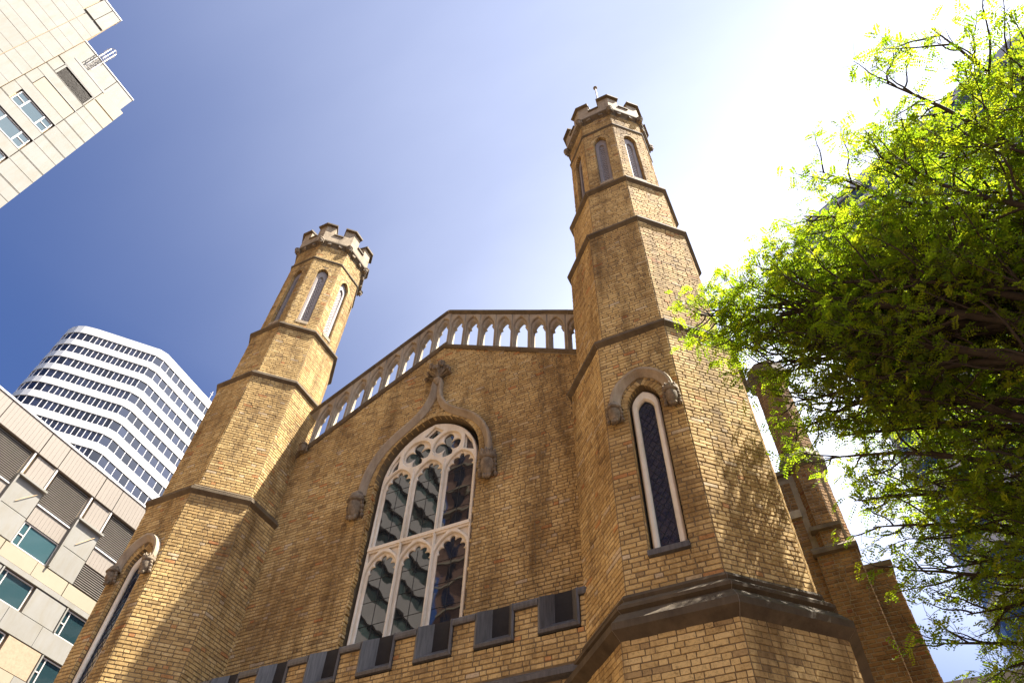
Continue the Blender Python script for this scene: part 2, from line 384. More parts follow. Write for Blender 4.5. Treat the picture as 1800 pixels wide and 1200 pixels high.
# carved heads, shared meshes
def head_mesh(crown=True, seed=0):
    rnd = random.Random(seed); bm = bmesh.new()
    bmesh.ops.create_uvsphere(bm, u_segments=20, v_segments=14, radius=0.14)
    for v in bm.verts:
        x, y, z = v.co
        v.co.x *= 0.82; v.co.z *= 1.22; v.co.y *= 0.95
        if z < -0.03: v.co.x *= 1-0.9*(-z-0.03); v.co.y -= 0.02*(-z)/0.14      # jaw
        f = max(0, -y/0.14)
        # brow, sockets, cheeks, mouth on the face side (-Y)
        v.co.y -= f*0.014*math.exp(-((z-0.035)/0.014)**2)
        for sx in (-1, 1):
            d2 = ((x-sx*0.045)/0.022)**2 + ((z-0.012)/0.014)**2
            v.co.y += f*0.022*math.exp(-d2)
            d3 = ((x-sx*0.05)/0.03)**2 + ((z+0.03)/0.025)**2; v.co.y -= f*0.012*math.exp(-d3)
        v.co.y -= f*0.045*math.exp(-(x/0.02)**2)*max(0, min(1, (0.04-z)/0.06))*(1 if z > -0.03 else 0)
        v.co.y += f*0.016*math.exp(-((z+0.062)/0.009)**2)*math.exp(-(x/0.045)**2)
    def lump(c, r, sx=1, sy_=1, sz=1):
        g = bmesh.ops.create_icosphere(bm, subdivisions=1, radius=r)
        for v in g['verts']: v.co = Vector((v.co.x*sx+c[0], v.co.y*sy_+c[1], v.co.z*sz+c[2])) + Vector((rnd.uniform(-1,1),)*3)*r*0.1
    for s_ in (-1, 1):                                      # curled hair each side and beard
        for kz in range(4): lump((s_*(0.115+0.01*(kz%2)), -0.02+0.01*kz, 0.05-0.055*kz), 0.042, 0.9, 1.2, 1)
    for kx in (-1, 0, 1): lump((kx*0.04, -0.075, -0.155), 0.034, 1, 1, 1.2)
    if crown:
        for a in range(18):
            th = 2*math.pi*a/18; hgt = 0.06 if a % 2 == 0 else 0.025
            lump((0.118*math.sin(th), -0.128*math.cos(th), 0.125+hgt*0.4), 0.03, 1, 1, 1.0+hgt*18)
        g = bmesh.ops.create_cone(bm, cap_ends=True, segments=18, radius1=0.135, radius2=0.15, depth=0.06)
        for v in g['verts']: v.co += Vector((0, 0, 0.10))
    else:
        g = bmesh.ops.create_cone(bm, cap_ends=True, segments=14, radius1=0.165, radius2=0.10, depth=0.09)
        for v in g['verts']: v.co += Vector((0, 0.0, 0.12))
        lump((0, 0, 0.16), 0.10, 1.1, 1.1, 0.7)
    g = bmesh.ops.create_cube(bm, size=0.2)                # neck block into the wall
    for v in g['verts']: v.co = Vector((v.co.x*0.85, v.co.y*0.9+0.10, v.co.z*1.3))
    me = bpy.data.meshes.new('carved_head'); bm.to_mesh(me); bm.free()
    me.polygons.foreach_set('use_smooth', [True]*len(me.polygons)); me.materials.append(MATS['carved_stone']); return me
HEAD_K, HEAD_Q = head_mesh(True, 1), head_mesh(False, 2)

# ================================================================== GROUND
def sheet(name, x0, x1, y0, y1, z, mat):
    mb = MB(); mb.add([(x0,y0,z),(x1,y0,z),(x1,y1,z),(x0,y1,z)], [(0,1,2,3)])
    o = mb.build(name, mat); o['kind'] = 'structure'; return o
sheet('ground', -900, 900, -900, 900, -0.012, 'asphalt_ground')
sheet('plaza_pavement', -38, 40, -40, 30, -0.004, 'paving')

# ================================================================== CHURCH
church = empty('church', (0, 0, 0), 'yellow brick Gothic church with twin battlemented octagonal towers and a gable between', 'church')

PROF_R1 = [(2.0,6.45),(2.14,6.55),(2.18,6.58),(2.18,6.68),(2.02,6.86),(1.95,6.865),(1.97,6.90),(2.03,6.93),(2.03,6.98),(1.88,7.11),(1.91,7.15),(1.89,7.20),(1.80,7.24)]
def prof_ledge(z, ro, rb, rt):
    return [(rb-0.05, z-0.15), (rb+0.005, z-0.15), (ro-0.012, z-0.075), (ro, z-0.06), (ro, z+0.0), (ro-0.075, z+0.055), (ro-0.095, z+0.058),
            (ro-0.085, z+0.085), (ro-0.095, z+0.12), (rt+0.02, z+0.19), (rt-0.05, z+0.2)]
def ring(name, prof, mat, parent, cx, cy_=0.0):
    """moulded stone course laid as eight mitred blocks with mortar in the joints"""
    mb = MB(); mb.octa(cx, cy_, [(r-0.006, z) for r, z in prof]); jt = mb.build(name+'_bed', 'joint_mortar', parent)
    n = len(prof)
    for k_ in range(8):
        a0, a1 = R(22.5+45*k_), R(67.5+45*k_); vs = []
        wear = random.uniform(-0.004, 0.004)
        for f in (0, 1):
            for r, z in prof:
                p = Vector((r*math.sin(a0), -r*math.cos(a0), 0)); q_ = Vector((r*math.sin(a1), -r*math.cos(a1), 0))
                d = (q_-p).normalized(); c_ = (p + d*0.004) if f == 0 else (q_ - d*0.004); c_ = c_ + c_.normalized()*wear
                vs.append((cx+c_.x, cy_+c_.y, z+wear*0.5))
        b_ = MB(); b_.add(vs, [(i, (i+1) % n, (i+1) % n+n, i+n) for i in range(n)] + [tuple(range(n))[::-1], tuple(range(n, 2*n))]); b_.build(name, mat, parent)
FACES = (-90, -45, 0, 45, 90)
ind_bricks = []

def face_frame(cx, phi, r):
    a = R(phi); n = Vector((math.sin(a), -math.cos(a), 0)); u = Vector((math.cos(a), math.sin(a), 0))
    return Vector((cx, 0, 0)) + n*(r*C22), u, n, r*S22
def to_face(cx, phi, r):
    """matrix carrying local (x along face, y inward, z up) to world"""
    O, u, n, h = face_frame(cx, phi, r)
    return Matrix(((u.x, -n.x, 0, O.x), (u.y, -n.y, 0, O.y), (0, 0, 1, 0), (0, 0, 0, 1)))

LAN = dict(w=0.30, zb=7.74, zs=10.83, za=11.33, cx=0.02)      # brick opening of the lancet
BEL = dict(w=0.205, zb=20.70, zs=23.62, za=23.98, cx=0.0)

# shared belfry window meshes, in face-local coordinates
bel_frame = plate('belfry_frame', [arch_loop(0.20, 20.62, 23.60, 23.96), arch_loop(0.095, 20.78, 23.36, 23.58)], 0.10, 0.18, 0.012)
holes = [arch_loop(0.10, 20.75, 23.36, 23.60)]
zz = 20.88; row = 0
while zz < 23.42:
    for xx in ((-0.045, 0.045) if row % 2 else (0.0, -0.088, 0.088)):
        if abs(xx) < 0.08: holes.append([(xx+0.026*math.cos(a*math.pi/3), zz+0.030*math.sin(a*math.pi/3)) for a in range(6)])
    zz += 0.085; row += 1
bel_lat = plate('lattice', holes, 0.15, 0.175)
lan_frame = plate('lancet_frame', [arch_loop(0.255, 7.86, 10.86, 11.24), arch_loop(0.15, 7.92, 10.76, 11.01)], 0.07, 0.17, 0.03)
lan_pane = plate('pane', [arch_loop(0.18, 7.88, 10.76, 11.05)], 0.15, 0.16)

def tower(side):
    cx = 6.0*side
    # masonry core (mortar); faces with openings are slabs
    mb = MB()
    mb.octa(cx, 0, [(2.02,0),(2.02,6.6),(1.38,6.7),(1.38,13.0),(1.65,13.05),(1.65,17.5),(1.475,17.52),(1.475,20.12),(0.80,20.13),(0.80,24.3),(1.35,24.31),(1.35,25.75)])
    core = mb.build('tower', 'mortar', church)
    core['label'] = 'nearer right tower with brass-tipped rod' if side > 0 else 'farther left tower'
    # stage A: seven plain slabs + front slab with the lancet opening
    def slab(nm, phi, r, z0, z1, hole, th=0.3):
        h = r*S22
        loops = [[(-h, z0), (h, z0), (h, z1), (-h, z1)]]
        if hole: loops.append(arch_loop(hole['w'], hole['zb'], hole['zs'], hole['za'], 8, hole['cx']))
        return link(nm, plate(nm, loops, 0, th, 0, to_face(cx, phi, r)), 'mortar', core)
    for phi in range(-180, 180, 45):
        slab('wall_slab', phi, 1.81, 7.15, 12.9, LAN if phi == 0 else None)
        slab('wall_slab', phi, 1.36, 20.1, 24.5, BEL)
    # added dark liner stands in for the shade inside the openings
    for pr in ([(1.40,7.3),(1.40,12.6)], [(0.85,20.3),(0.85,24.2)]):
        mb = MB(); mb.octa(cx, 0, pr); mb.build('shade_liner', 'dark_board', core)
    # string courses
    for nm, pr, mt in (('plinth_moulding', PROF_R1, 'shaded_ledge_stone'), ('string_course', prof_ledge(12.89, 1.915, 1.81, 1.65), 'ledge_stone'),
                       ('string_course', prof_ledge(17.46, 1.75, 1.65, 1.475), 'ledge_stone'), ('string_course', prof_ledge(20.13, 1.59, 1.475, 1.36), 'ledge_stone'),
                       ('string_course', [(1.30,24.45),(1.36,24.45),(1.41,24.50),(1.415,24.55),(1.36,24.62),(1.30,24.62)], 'ledge_stone'),
                       ('cornice', [(1.30,25.46),(1.355,25.46),(1.38,25.55),(1.45,25.64),(1.50,25.69),(1.505,25.76),(1.47,25.80),(1.30,25.82)], 'ledge_stone')):
        ring(nm, pr, mt, core, cx)
    # bricks
    mb = MB()
    faces = FACES + ((135,) if side < 0 else ())
    for phi in faces:
        def run(r, z0, z1, hole=None, coll=None, csel=None):
            O, u, n, h = face_frame(cx, phi, r)
            def rows(z):
                L = [(-h, h)]
                if hole and z > hole['zb'] and z < hole['za']+0.26:
                    ring = 0.13 if z > hole['zs'] else 0.0
                    w = arch_w(z-hole['zs'], hole['w']+ring, hole['za']-hole['zs']+ring*1.25)
                    if w > 0: L = [(-h, hole['cx']-w), (hole['cx']+w, h)]
                return L
            lay(mb, O, u, n, z0, z1, rows, collect=coll, csel=csel, phase=int(abs(phi)//45))
        if side > 0 and phi in (-45, 0, 45):
            run(2.02, 0.3, 6.49, None, ind_bricks, lambda c: c.z > 5.50)
        else: run(2.02, 0.3, 6.49)
        run(1.81, 7.22, 12.76, LAN if phi == 0 else None)
        run(1.65, 13.06, 17.33); run(1.475, 17.64, 20.0); run(1.36, 20.31, 24.46, BEL); run(1.35, 24.62, 25.52)
        O, u, n, h = face_frame(cx, phi, 1.36)
        voussoirs(mb, BEL['w'], BEL['zs'], BEL['za'], 0.115, 0.0, 0.10, 0, 0.07, u, O, n)
        # jamb bricks of the belfry openings
        for sx in (-1, 1):
            z = 20.72
            while z < 23.58:
                c = O + u*(sx*BEL['w']) - n*0.05 + Vector((0, 0, z+0.04))
                mb.frust(c, -n, Vector((0,0,1)), u*(-sx), 0.045, 0.036, 0.008, 0.005, tint(), 0.002); z += 0.083
    O, u, n, h = face_frame(cx, 0, 1.81)
    voussoirs(mb, LAN['w'], LAN['zs'], LAN['za'], 0.125, 0.0, 0.09, LAN['cx'], 0.068, u, O, n)
    for sx in (-1, 1):
        z = 7.80
        while z < 10.8:
            c = O + u*(LAN['cx']+sx*LAN['w']) - n*0.045 + Vector((0, 0, z+0.04))
            mb.frust(c, -n, Vector((0,0,1)), u*(-sx), 0.04, 0.036, 0.008, 0.005, tint(), 0.002); z += BH
    b = mb.build('brickwork', 'brick', core, recalc=False); b['kind'] = 'stuff'
    # battlement: parapet wall, merlons at the corners, crenels mid-face, copings
    rp = 1.46; zb, zc, zt = 25.80, 26.26, 26.84
    mb = MB(); mb.octa(cx, 0, [(rp, zb), (rp, zc)], cap=False); mb.octa(cx, 0, [(rp-0.26, zc), (rp-0.26, zb)], cap=False)
    mb.octa(cx, 0, [(rp, zc), (rp-0.26, zc)], cap=False); mb.octa(cx, 0, [(1.3, 25.9), (0.02, 26.0)], cap=False); mb.build('parapet', 'pale_stone', core)
    def wedge(mb_, r0, r1, k_, f0, f1, z0, z1, slope=0.0):
        # piece following the corner k_ (angle) between face fractions; five-sided plan
        def P(r, f):
            a0 = R(22.5+45*k_); c0 = Vector((r*math.sin(a0), -r*math.cos(a0), 0))
            a1 = R(22.5+45*(k_+1)) if f > 0 else R(22.5+45*(k_-1)); c1 = Vector((r*math.sin(a1), -r*math.cos(a1), 0))
            return c0.lerp(c1, abs(f)) + Vector((cx, 0, 0))
        o3 = [P(r1, f0), P(r1, 0), P(r1, f1)]; i3 = [P(r0, f0), P(r0, 0), P(r0, f1)]
        vs = [Vector((p.x, p.y, z0)) for p in o3+i3] + [Vector((p.x, p.y, z1-(slope if j < 3 else 0))) for j, p in enumerate(o3+i3)]
        mb_.add(vs, [(0,1,7,6),(1,2,8,7),(5,4,10,11),(4,3,9,10),(3,0,6,9),(2,5,11,8),(6,7,10,9),(7,8,11,10),(0,3,4,1),(1,4,5,2)])
    for k_ in range(8):
        mb = MB(); wedge(mb, rp-0.26, rp, k_, -0.33, 0.33, zc-0.01, zt); mer = mb.build('merlon', 'pale_stone', core)
        mb = MB(); wedge(mb, rp-0.31, rp+0.11, k_, -0.36, 0.36, zt+0.001, zt+0.11, 0.03)
        mb.build('merlon_coping', 'ledge_stone', core)
        mb = MB()                                             # crenel sill slab
        def P2(r, f):
            a0, a1 = R(22.5+45*k_), R(67.5+45*k_)
            return Vector((r*math.sin(a0), -r*math.cos(a0), 0)).lerp(Vector((r*math.sin(a1), -r*math.cos(a1), 0)), f) + Vector((cx, 0, 0))
        q = [P2(rp+0.05, .335), P2(rp+0.05, .665), P2(rp-0.29, .665), P2(rp-0.29, .335)]
        mb.add([Vector((p.x, p.y, zc+0.003)) for p in q] + [Vector((p.x, p.y, zc+0.075)) for p in q], [(0,3,2,1),(4,5,6,7),(0,1,5,4),(1,2,6,5),(2,3,7,6),(3,0,4,7)])
        mb.build('crenel_sill', 'ledge_stone', core)
        a = R(22.5+45*k_); rr = 1.45
        link('corner_boss', HEAD_Q if k_ % 2 else HEAD_K, None, core, (cx+rr*math.sin(a), -rr*math.cos(a), 25.63), (0, 0, a), (0.78, 0.9, 0.85))
        # carved bosses in the cornice hollow, two on each face
        for f in (0.3, 0.7):
            mb = MB(); p = P2(1.44, f)
            d = Vector((p.x-cx, p.y, 0)).normalized(); t_ = Vector((-d.y, d.x, 0))
            mb.obox(p - t_*0.07 - d*0.06 + Vector((0,0,25.55)), t_*0.14, d*0.09, Vector((0,0,0.12))); mb.build('cornice_block', 'carved_stone', core)
    # openings of the belfry
    for phi in range(-180, 180, 45):
        M = to_face(cx, phi, 1.36)
        f = link('belfry_frame', bel_frame, 'lattice_wood', core); f.matrix_basis = M
        f = link('lattice', bel_lat, 'lattice_wood', core); f.matrix_basis = M
        mb = MB(); O, u, n, h = face_frame(cx, phi, 1.36)
        mb.obox(O - u*0.2 - n*0.16 + Vector((0,0,20.56)), u*0.4, n*0.19, Vector((0,0,0.14))); mb.build('belfry_sill', 'pale_stone', core)
    # lancet window: a part of the church with its own pieces
    M = to_face(cx, 0, 1.81)
    fr = lan_frame.copy(); fr.transform(M @ Matrix.Translation((LAN['cx'], 0, 0)))
    win = link('lancet_window', fr, 'cream_paint', church)
    pn = lan_pane.copy(); pn.transform(M @ Matrix.Translation((LAN['cx'], 0, 0))); link('pane', pn, 'lancet_glass', win)
    mb = MB(); yf = -1.81*C22
    st = 0.10; X0, X1, Z0, Z1 = -0.17, 0.17, 7.88, 11.0               # diamond leading
    c = -6.0
    for sgn in (1, -1):
        kx = -30
        zc_ = Z0-0.4
        while zc_ < Z1+0.4:
            pa = (X0, zc_ + sgn*X0*1.55); pb = (X1, zc_ + sgn*X1*1.55)
            mb.obox((cx+LAN['cx']+pa[0], yf+0.143, pa[1]-0.004), (pb[0]-pa[0], 0, pb[1]-pa[1]), (0, 0.006, 0), (0, 0, 0.006)); zc_ += 0.2
    lo_ = mb.build('leading', 'black_lead', win); lo_['kind'] = 'stuff'
    mb = MB(); mb.obox((cx-0.29, yf-0.075, 7.73), (0.62, 0, 0), (0, 0.2, 0), (0, 0, 0.09)); mb.build('sill', 'lead_sheet', win)
    hood = [(-0.50, 10.80)] + [(x-LAN['cx'], z) for x, z in arch_pts(0.50, 10.95, 11.60, 10, LAN['cx'])] + [(0.50, 10.80)]
    mb = MB(); mb.sweep([(cx+LAN['cx']+x, z) for x, z in hood], [(-0.085,-0.03),(-0.085,0.03),(-0.02,0.08),(0.03,0.13),(0.08,0.13),(0.095,0.10),(0.095,-0.03)], yf)
    mb.build('hood_mould', 'balustrade_stone', win)
    link('label_stop', HEAD_Q, None, win, (cx-0.50, yf-0.10, 10.68), (R(8), 0, R(6)), (0.98, 0.98, 1.2))
    link('label_stop', HEAD_K, None, win, (cx+0.54, yf-0.10, 10.68), (R(8), 0, R(12)), (0.98, 0.98, 1.2))
    return core

tR = tower(1); tL = tower(-1)
# individual bricks nearest the camera
proto = []
for i in range(18):
    mb = MB(); mb.frust(Vector((0,0,0)), Vector((1,0,0)), Vector((0,0,1)), Vector((0,-1,0)), 0.5, 0.5, 1.0, 0.02, tint(), 0.012)
    me = mb.mesh('brick', recalc=False); me.materials.append(MATS['brick']); proto.append(me)
ind_bricks.sort(key=lambda b: -b[0].z)
spare = MB()
for i, (c, u, n, hu, hw, p, tt) in enumerate(ind_bricks):
    if i < 300:
        a = math.atan2(u.y, u.x)
        link('brick', random.choice(proto), None, tR, c, (0, 0, a), (hu*2, p, hw*2))
    else: spare.frust(c, u, Vector((0,0,1)), n, hu, hw, p, 0.006, tt, 0.003)
if spare.v:
    b = spare.build('lower_brickwork', 'brick', tR, recalc=False); b['kind'] = 'stuff'
# rod with a ball on the right tower
mb = MB(); mb.tube([(6.2,-1.2,26.1),(6.2,-1.2,28.7)], 0.028, 8); rod = mb.build('finial_rod', 'metal_rod', tR)
mb = MB(); mb.octa(6.2, -1.2, [(0.01,28.66),(0.06,28.69),(0.085,28.76),(0.06,28.84),(0.01,28.88)], n=10); mb.build('rod_ball', 'carved_stone', tR, smooth=True)

# ---------------------------------------------------------------- gable wall
YG = 0.35; GX = 4.75; SL = 0.592; ZA = 17.94
WC = 0.05; WW, WZB, WZS, WZA = 1.34, 8.9, 13.2, 14.84         # window frame
OW, OZA = 1.47, 15.0                                           # brick opening
g_loops = [[(-GX, 0.0), (GX, 0.0), (GX, ZA-SL*GX), (0.03, ZA), (-GX, ZA-SL*GX)], arch_loop(OW, 8.6, WZS, OZA, 14, WC)]
gable = link('gable_wall', plate('gable_wall', g_loops, YG, YG+0.5), 'mortar', church)
mb = MB()
def grow(z):
    hwid = min(GX, (ZA-z)/SL-0.02)
    if hwid < 0.1: return []
    L = [(-hwid, hwid)]
    if z < OZA + 0.2:
        ring = 0.14 if z > WZS else 0.0
        w = arch_w(z-WZS, OW+ring, OZA-WZS+ring*1.1)
        if w > 0: L = [(-hwid, WC-w), (WC+w, hwid)]
    return L
lay(mb, (0, YG), (1,0,0), (0,-1,0), 7.4, 17.9, grow)
voussoirs(mb, OW, WZS, OZA, 0.135, 0.0, 0.14, WC, 0.075, (1,0,0), (0,YG,0), (0,-1,0))
for sx in (-1, 1):                                            # jamb bricks, two deep, toothed
    z = 8.7; i = 0
    while z < WZS:
        for d0, d1 in ((0.0, 0.065), (0.075, 0.14)) if i % 2 else ((0.0, 0.14),):
            c = Vector((WC+sx*OW, YG+(d0+d1)/2, z+BH/2))
            mb.frust(c, Vector((0,1,0)), Vector((0,0,1)), Vector((-sx,0,0)), (d1-d0)/2, BH/2-0.006, random.uniform(0.006, 0.05), 0.006, tint(), 0.003)
        z += BH; i += 1
b = mb.build('brickwork', 'brick', gable, recalc=False); b['kind'] = 'stuff'

# ---------------------------------------------------------------- gable parapet
mb = MB()
base_prof = [(-0.15,-0.15),(-0.15,0.03),(-0.10,0.075),(-0.02,0.085),(0.0,0.05),(0.0,-0.15)]
rake = lambda z: [(-4.75, z-SL*4.75), (0.03, z), (4.75, z-SL*4.75)]
bsp = [(-0.14,-0.26),(-0.14,0.02),(-0.09,0.06),(-0.03,0.07),(0.0,0.04),(0.0,-0.26)]
csp = [(0.0,-0.24),(0.0,0.03),(0.04,0.085),(0.10,0.09),(0.15,0.03),(0.18,-0.10),(0.15,-0.26)]
par = MB(); par.sweep(rake(18.06), [(a*0.985-0.001, b-0.005) for a, b in bsp], 0.33)
parapet = par.build('gable_parapet', 'joint_mortar', church)
mb = MB(); mb.sweep(rake(19.62), [(a+0.001, b-0.005) for a, b in csp], 0.33); mb.build('coping_bed', 'joint_mortar', parapet)
def blocks(name, z, prof, n, parent):
    for sg in (-1, 1):
        for i in range(n):
            xa, xb = 4.75*i/n + (0.0 if i == 0 else 0.004), 4.75*(i+1)/n - 0.004
            dz = random.uniform(-0.004, 0.004)
            pts = [(sg*xa+0.03*(1-xa/4.75), z-SL*xa+dz), (sg*xb+0.03*(1-xb/4.75), z-SL*xb+dz)]
            b_ = MB(); b_.sweep(pts if sg > 0 else pts[::-1], prof, 0.33); b_.build(name, 'ledge_stone', parent)
blocks('parapet_string', 18.06, bsp, 9, parapet); blocks('coping', 19.62, csp, 6, parapet)
PB = 0.5375
def bay(sgn):
    sh = lambda x, z: (x, z - sgn*SL*x)
    hw = PB/2; H = 1.56
    outer = [sh(-hw, 0), sh(hw, 0), sh(hw, H), sh(-hw, H)]
    # moulded pointed arch (front) and cusped opening (back)
    ow = 0.215; fr = [sh(-ow, 0.0)]; fr = [sh(-ow, 0.004)] + [sh(x, z) for x, z in arch_pts(ow, 0.98, 1.45, 7)] + [sh(ow, 0.004)]
    iw = 0.185
    tre = [(-iw, 0.006), (-iw, 0.90), (-iw+0.012, 0.955), (-0.105, 0.985), (-0.125, 1.03), (-0.13, 1.09), (-0.10, 1.17), (-0.05, 1.25), (0, 1.30)]
    tre = tre + [(-x, z) for x, z in tre[-2::-1]]
    inn = [(x, z - sgn*SL*x*(1.0 if z < 0.1 else 0.55)) for x, z in tre]
    a = plate('front_rib', [outer, fr], 0.30, 0.38, 0.022)
    b_ = plate('panel', [outer, inn], 0.36, 0.54, 0.02)
    bm = bmesh.new(); bm.from_mesh(a); bm.from_mesh(b_); me = bpy.data.meshes.new('parapet_bay'); bm.to_mesh(me); bm.free()
    me.materials.append(MATS['balustrade_stone']); return me
bays = {1: bay(1), -1: bay(-1)}
for sgn in (1, -1):
    for i in range(8):
        x = 0.13*1.0 + sgn*PB*(i+0.5)
        if sgn < 0 and i == 0: x = 0.13 - PB*0.5
        zz_ = 18.06 - SL*abs(x) + (0 if sgn > 0 else 0)
        link('parapet_bay', bays[sgn], None, parapet, (x, 0, zz_))
link('label_stop', HEAD_Q, None, parapet, (-4.2, 0.22, 15.45), (0, 0, R(20)), (0.9, 0.9, 0.9))

# ---------------------------------------------------------------- great window
def cusped(cx, w, zb, zs, h, depth=0.10, lobes=5):
    P = arch_pts(w, zs, zs+h, 20, cx); n = len(P); outp = [(cx-w, zb)]
    for i, (x, z) in enumerate(P):
        t = i/(n-1); a, b = P[max(i-1, 0)], P[min(i+1, n-1)]
        d = Vector((b[0]-a[0], b[1]-a[1])).normalized(); nn = Vector((d.y, -d.x))
        s_ = depth*(1-abs(math.sin(lobes*math.pi*t))**0.7)*(0.25 if t in (0, 1) else 1)
        if t < 0.02 or t > 0.98: s_ = 0
        outp.append((x+nn.x*s_, z+nn.y*s_))
    outp.append((cx+w, zb)); return outp
def quatre(cx, cz, a, b, grow_=0.0):
    L = []
    for i in range(48):
        th = 2*math.pi*i/48; k_ = abs(math.cos(2*th))
        rr = (0.30+0.70*k_**0.6); rx = a*rr+grow_; rz = b*rr+grow_
        if abs(th-math.pi/2) < 0.12: rz *= 1.05
        L.append((cx+rx*math.cos(th), cz+rz*math.sin(th)))
    return L
lights = [WC-0.875, WC, WC+0.875]; lw = 0.335
holes_b = []; holes_f = []; pane_loops = []
for c_ in lights:
    side_ = abs(c_-WC) > 0.1; ww = 0.352 if not side_ else 0.342
    holes_b.append(cusped(c_, ww, 11.37, 13.10, 0.46)); holes_f.append(arch_loop(ww+0.065, 11.34, 13.04, 13.60, 10, c_))
    holes_b.append(cusped(c_, ww, WZB+0.05, 10.70, 0.42)); holes_f.append(arch_loop(ww+0.065, WZB+0.02, 10.64, 11.17, 10, c_))
    for sg_ in (-1, 1): holes_f.append([(c_+sg_*(ww+0.062), 11.235), (c_+sg_*0.13, 11.235), (c_+sg_*(ww-0.075), 11.09), (c_+sg_*(ww+0.062), 10.95)])
    pane_loops += [arch_loop(ww+0.02, 11.35, 13.12, 13.60, 8, c_), arch_loop(ww+0.02, WZB, 10.72, 11.16, 8, c_)]
for s_ in (-1, 1):
    qc = WC+s_*0.435
    holes_b.append(quatre(qc, 13.965, 0.37, 0.41)); holes_f.append([(qc+0.402*math.cos(a_*math.pi/14), 13.97+0.425*math.sin(a_*math.pi/14)) for a_ in range(28)])
    pane_loops.append([(qc+0.40*math.cos(a*math.pi/10), 13.96+0.44*math.sin(a*math.pi/10)) for a in range(20)])
    tri = [(WC+s_*0.97, 14.06), (WC+s_*0.97, 13.66), (WC+s_*1.19, 13.56), (WC+s_*1.13, 13.80)]
    holes_b.append(tri); holes_f.append([(WC+s_*0.945, 14.12), (WC+s_*0.945, 13.64), (WC+s_*1.23, 13.50), (WC+s_*1.16, 13.82)])
    pane_loops.append([(WC+s_*0.95, 14.14), (WC+s_*0.95, 13.60), (WC+s_*1.22, 13.50), (WC+s_*1.15, 13.85)])
    tr2 = [(WC+s_*0.80, 13.60), (WC+s_*0.86, 13.66)]
topt = [(WC-0.24, 14.49), (WC, 14.36), (WC+0.24, 14.49), (WC, 14.70)]
holes_b.append(topt); holes_f.append([(WC-0.28, 14.50), (WC, 14.32), (WC+0.28, 14.50), (WC, 14.745)]); pane_loops.append([(WC-0.27, 14.49), (WC, 14.33), (WC+0.27, 14.49), (WC, 14.73)])
outer = arch_loop(WW, 8.85, WZS, WZA, 14, WC)
gw = link('great_window', plate('great_window', [outer]+holes_b, YG+0.19, YG+0.25, 0.02), 'cream_paint', church)
link('tracery', plate('tracery', [outer]+holes_f, YG+0.125, YG+0.19, 0.016), 'cream_paint', gw)
for lp in pane_loops: link('pane', plate('pane', [lp], YG+0.224, YG+0.232), 'church_glass', gw)
for s_ in (-1, 1):
    mb = MB(); x = WC+s_*0.4375; mb.add([(x-0.03,YG+0.128,8.9),(x+0.03,YG+0.128,8.9),(x+0.012,YG+0.095,8.9),(x-0.012,YG+0.095,8.9),(x-0.035,YG+0.128,13.45),(x+0.035,YG+0.128,13.45),(x+0.012,YG+0.095,13.45),(x-0.012,YG+0.095,13.45)],
        [(0,1,2,3),(4,7,6,5),(0,4,5,1),(1,5,6,2),(2,6,7,3),(3,7,4,0)]); mb.build('mullion', 'cream_paint', gw)
mb = MB(); mb.obox((WC-1.31, YG+0.098, 11.27), (2.62,0,0), (0,0.03,0), (0,0,0.085)); mb.build('transom', 'cream_paint', gw)
mb = MB()
for c_ in lights:
    for z in (13.0, 12.45, 11.9, 10.55, 10.0, 9.45): mb.box(c_-0.34, c_+0.34, YG+0.217, YG+0.224, z, z+0.008)
    mb.box(c_-0.004, c_+0.004, YG+0.216, YG+0.224, 11.36, 13.4); mb.box(c_-0.004, c_+0.004, YG+0.216, YG+0.224, 8.95, 11.0)
lo_ = mb.build('saddle_bars', 'black_lead', gw); lo_['kind'] = 'stuff'
hoodc = [(-1.76,12.92),(-1.74,13.35),(-1.66,13.75),(-1.48,14.15),(-1.22,14.48),(-0.90,14.74),(-0.58,14.97),(-0.33,15.24),(-0.17,15.55),(-0.085,15.85),(-0.075,16.30)]
hprof = [(-0.11,-0.03),(-0.11,0.03),(-0.045,0.08),(0.02,0.14),(0.06,0.145),(0.08,0.11),(0.085,-0.03)]
from_l = [(WC+x, z) for x, z in hoodc]
def smooth(P, n=3):
    for _ in range(n):
        Q = [P[0]]
        for a, b in zip(P[:-1], P[1:]): Q += [(a[0]*.75+b[0]*.25, a[1]*.75+b[1]*.25), (a[0]*.25+b[0]*.75, a[1]*.25+b[1]*.75)]
        P = Q + [P[-1]]
    return P
hl = smooth(from_l, 1)
mb = MB(); mb.sweep(hl, hprof, YG); mb.build('hood_mould', 'balustrade_stone', gw)
mb = MB(); mb.sweep([(2*WC-x, z) for x, z in hl][::-1], hprof, YG); mb.build('hood_mould', 'balustrade_stone', gw)
mb = MB(); mb.octa(WC, YG-0.06, [(0.05,16.2),(0.13,16.32),(0.15,16.36),(0.13,16.40),(0.07,16.44),(0.08,16.6),(0.10,16.7)], n=8); mb.build('finial_stem', 'balustrade_stone', gw)
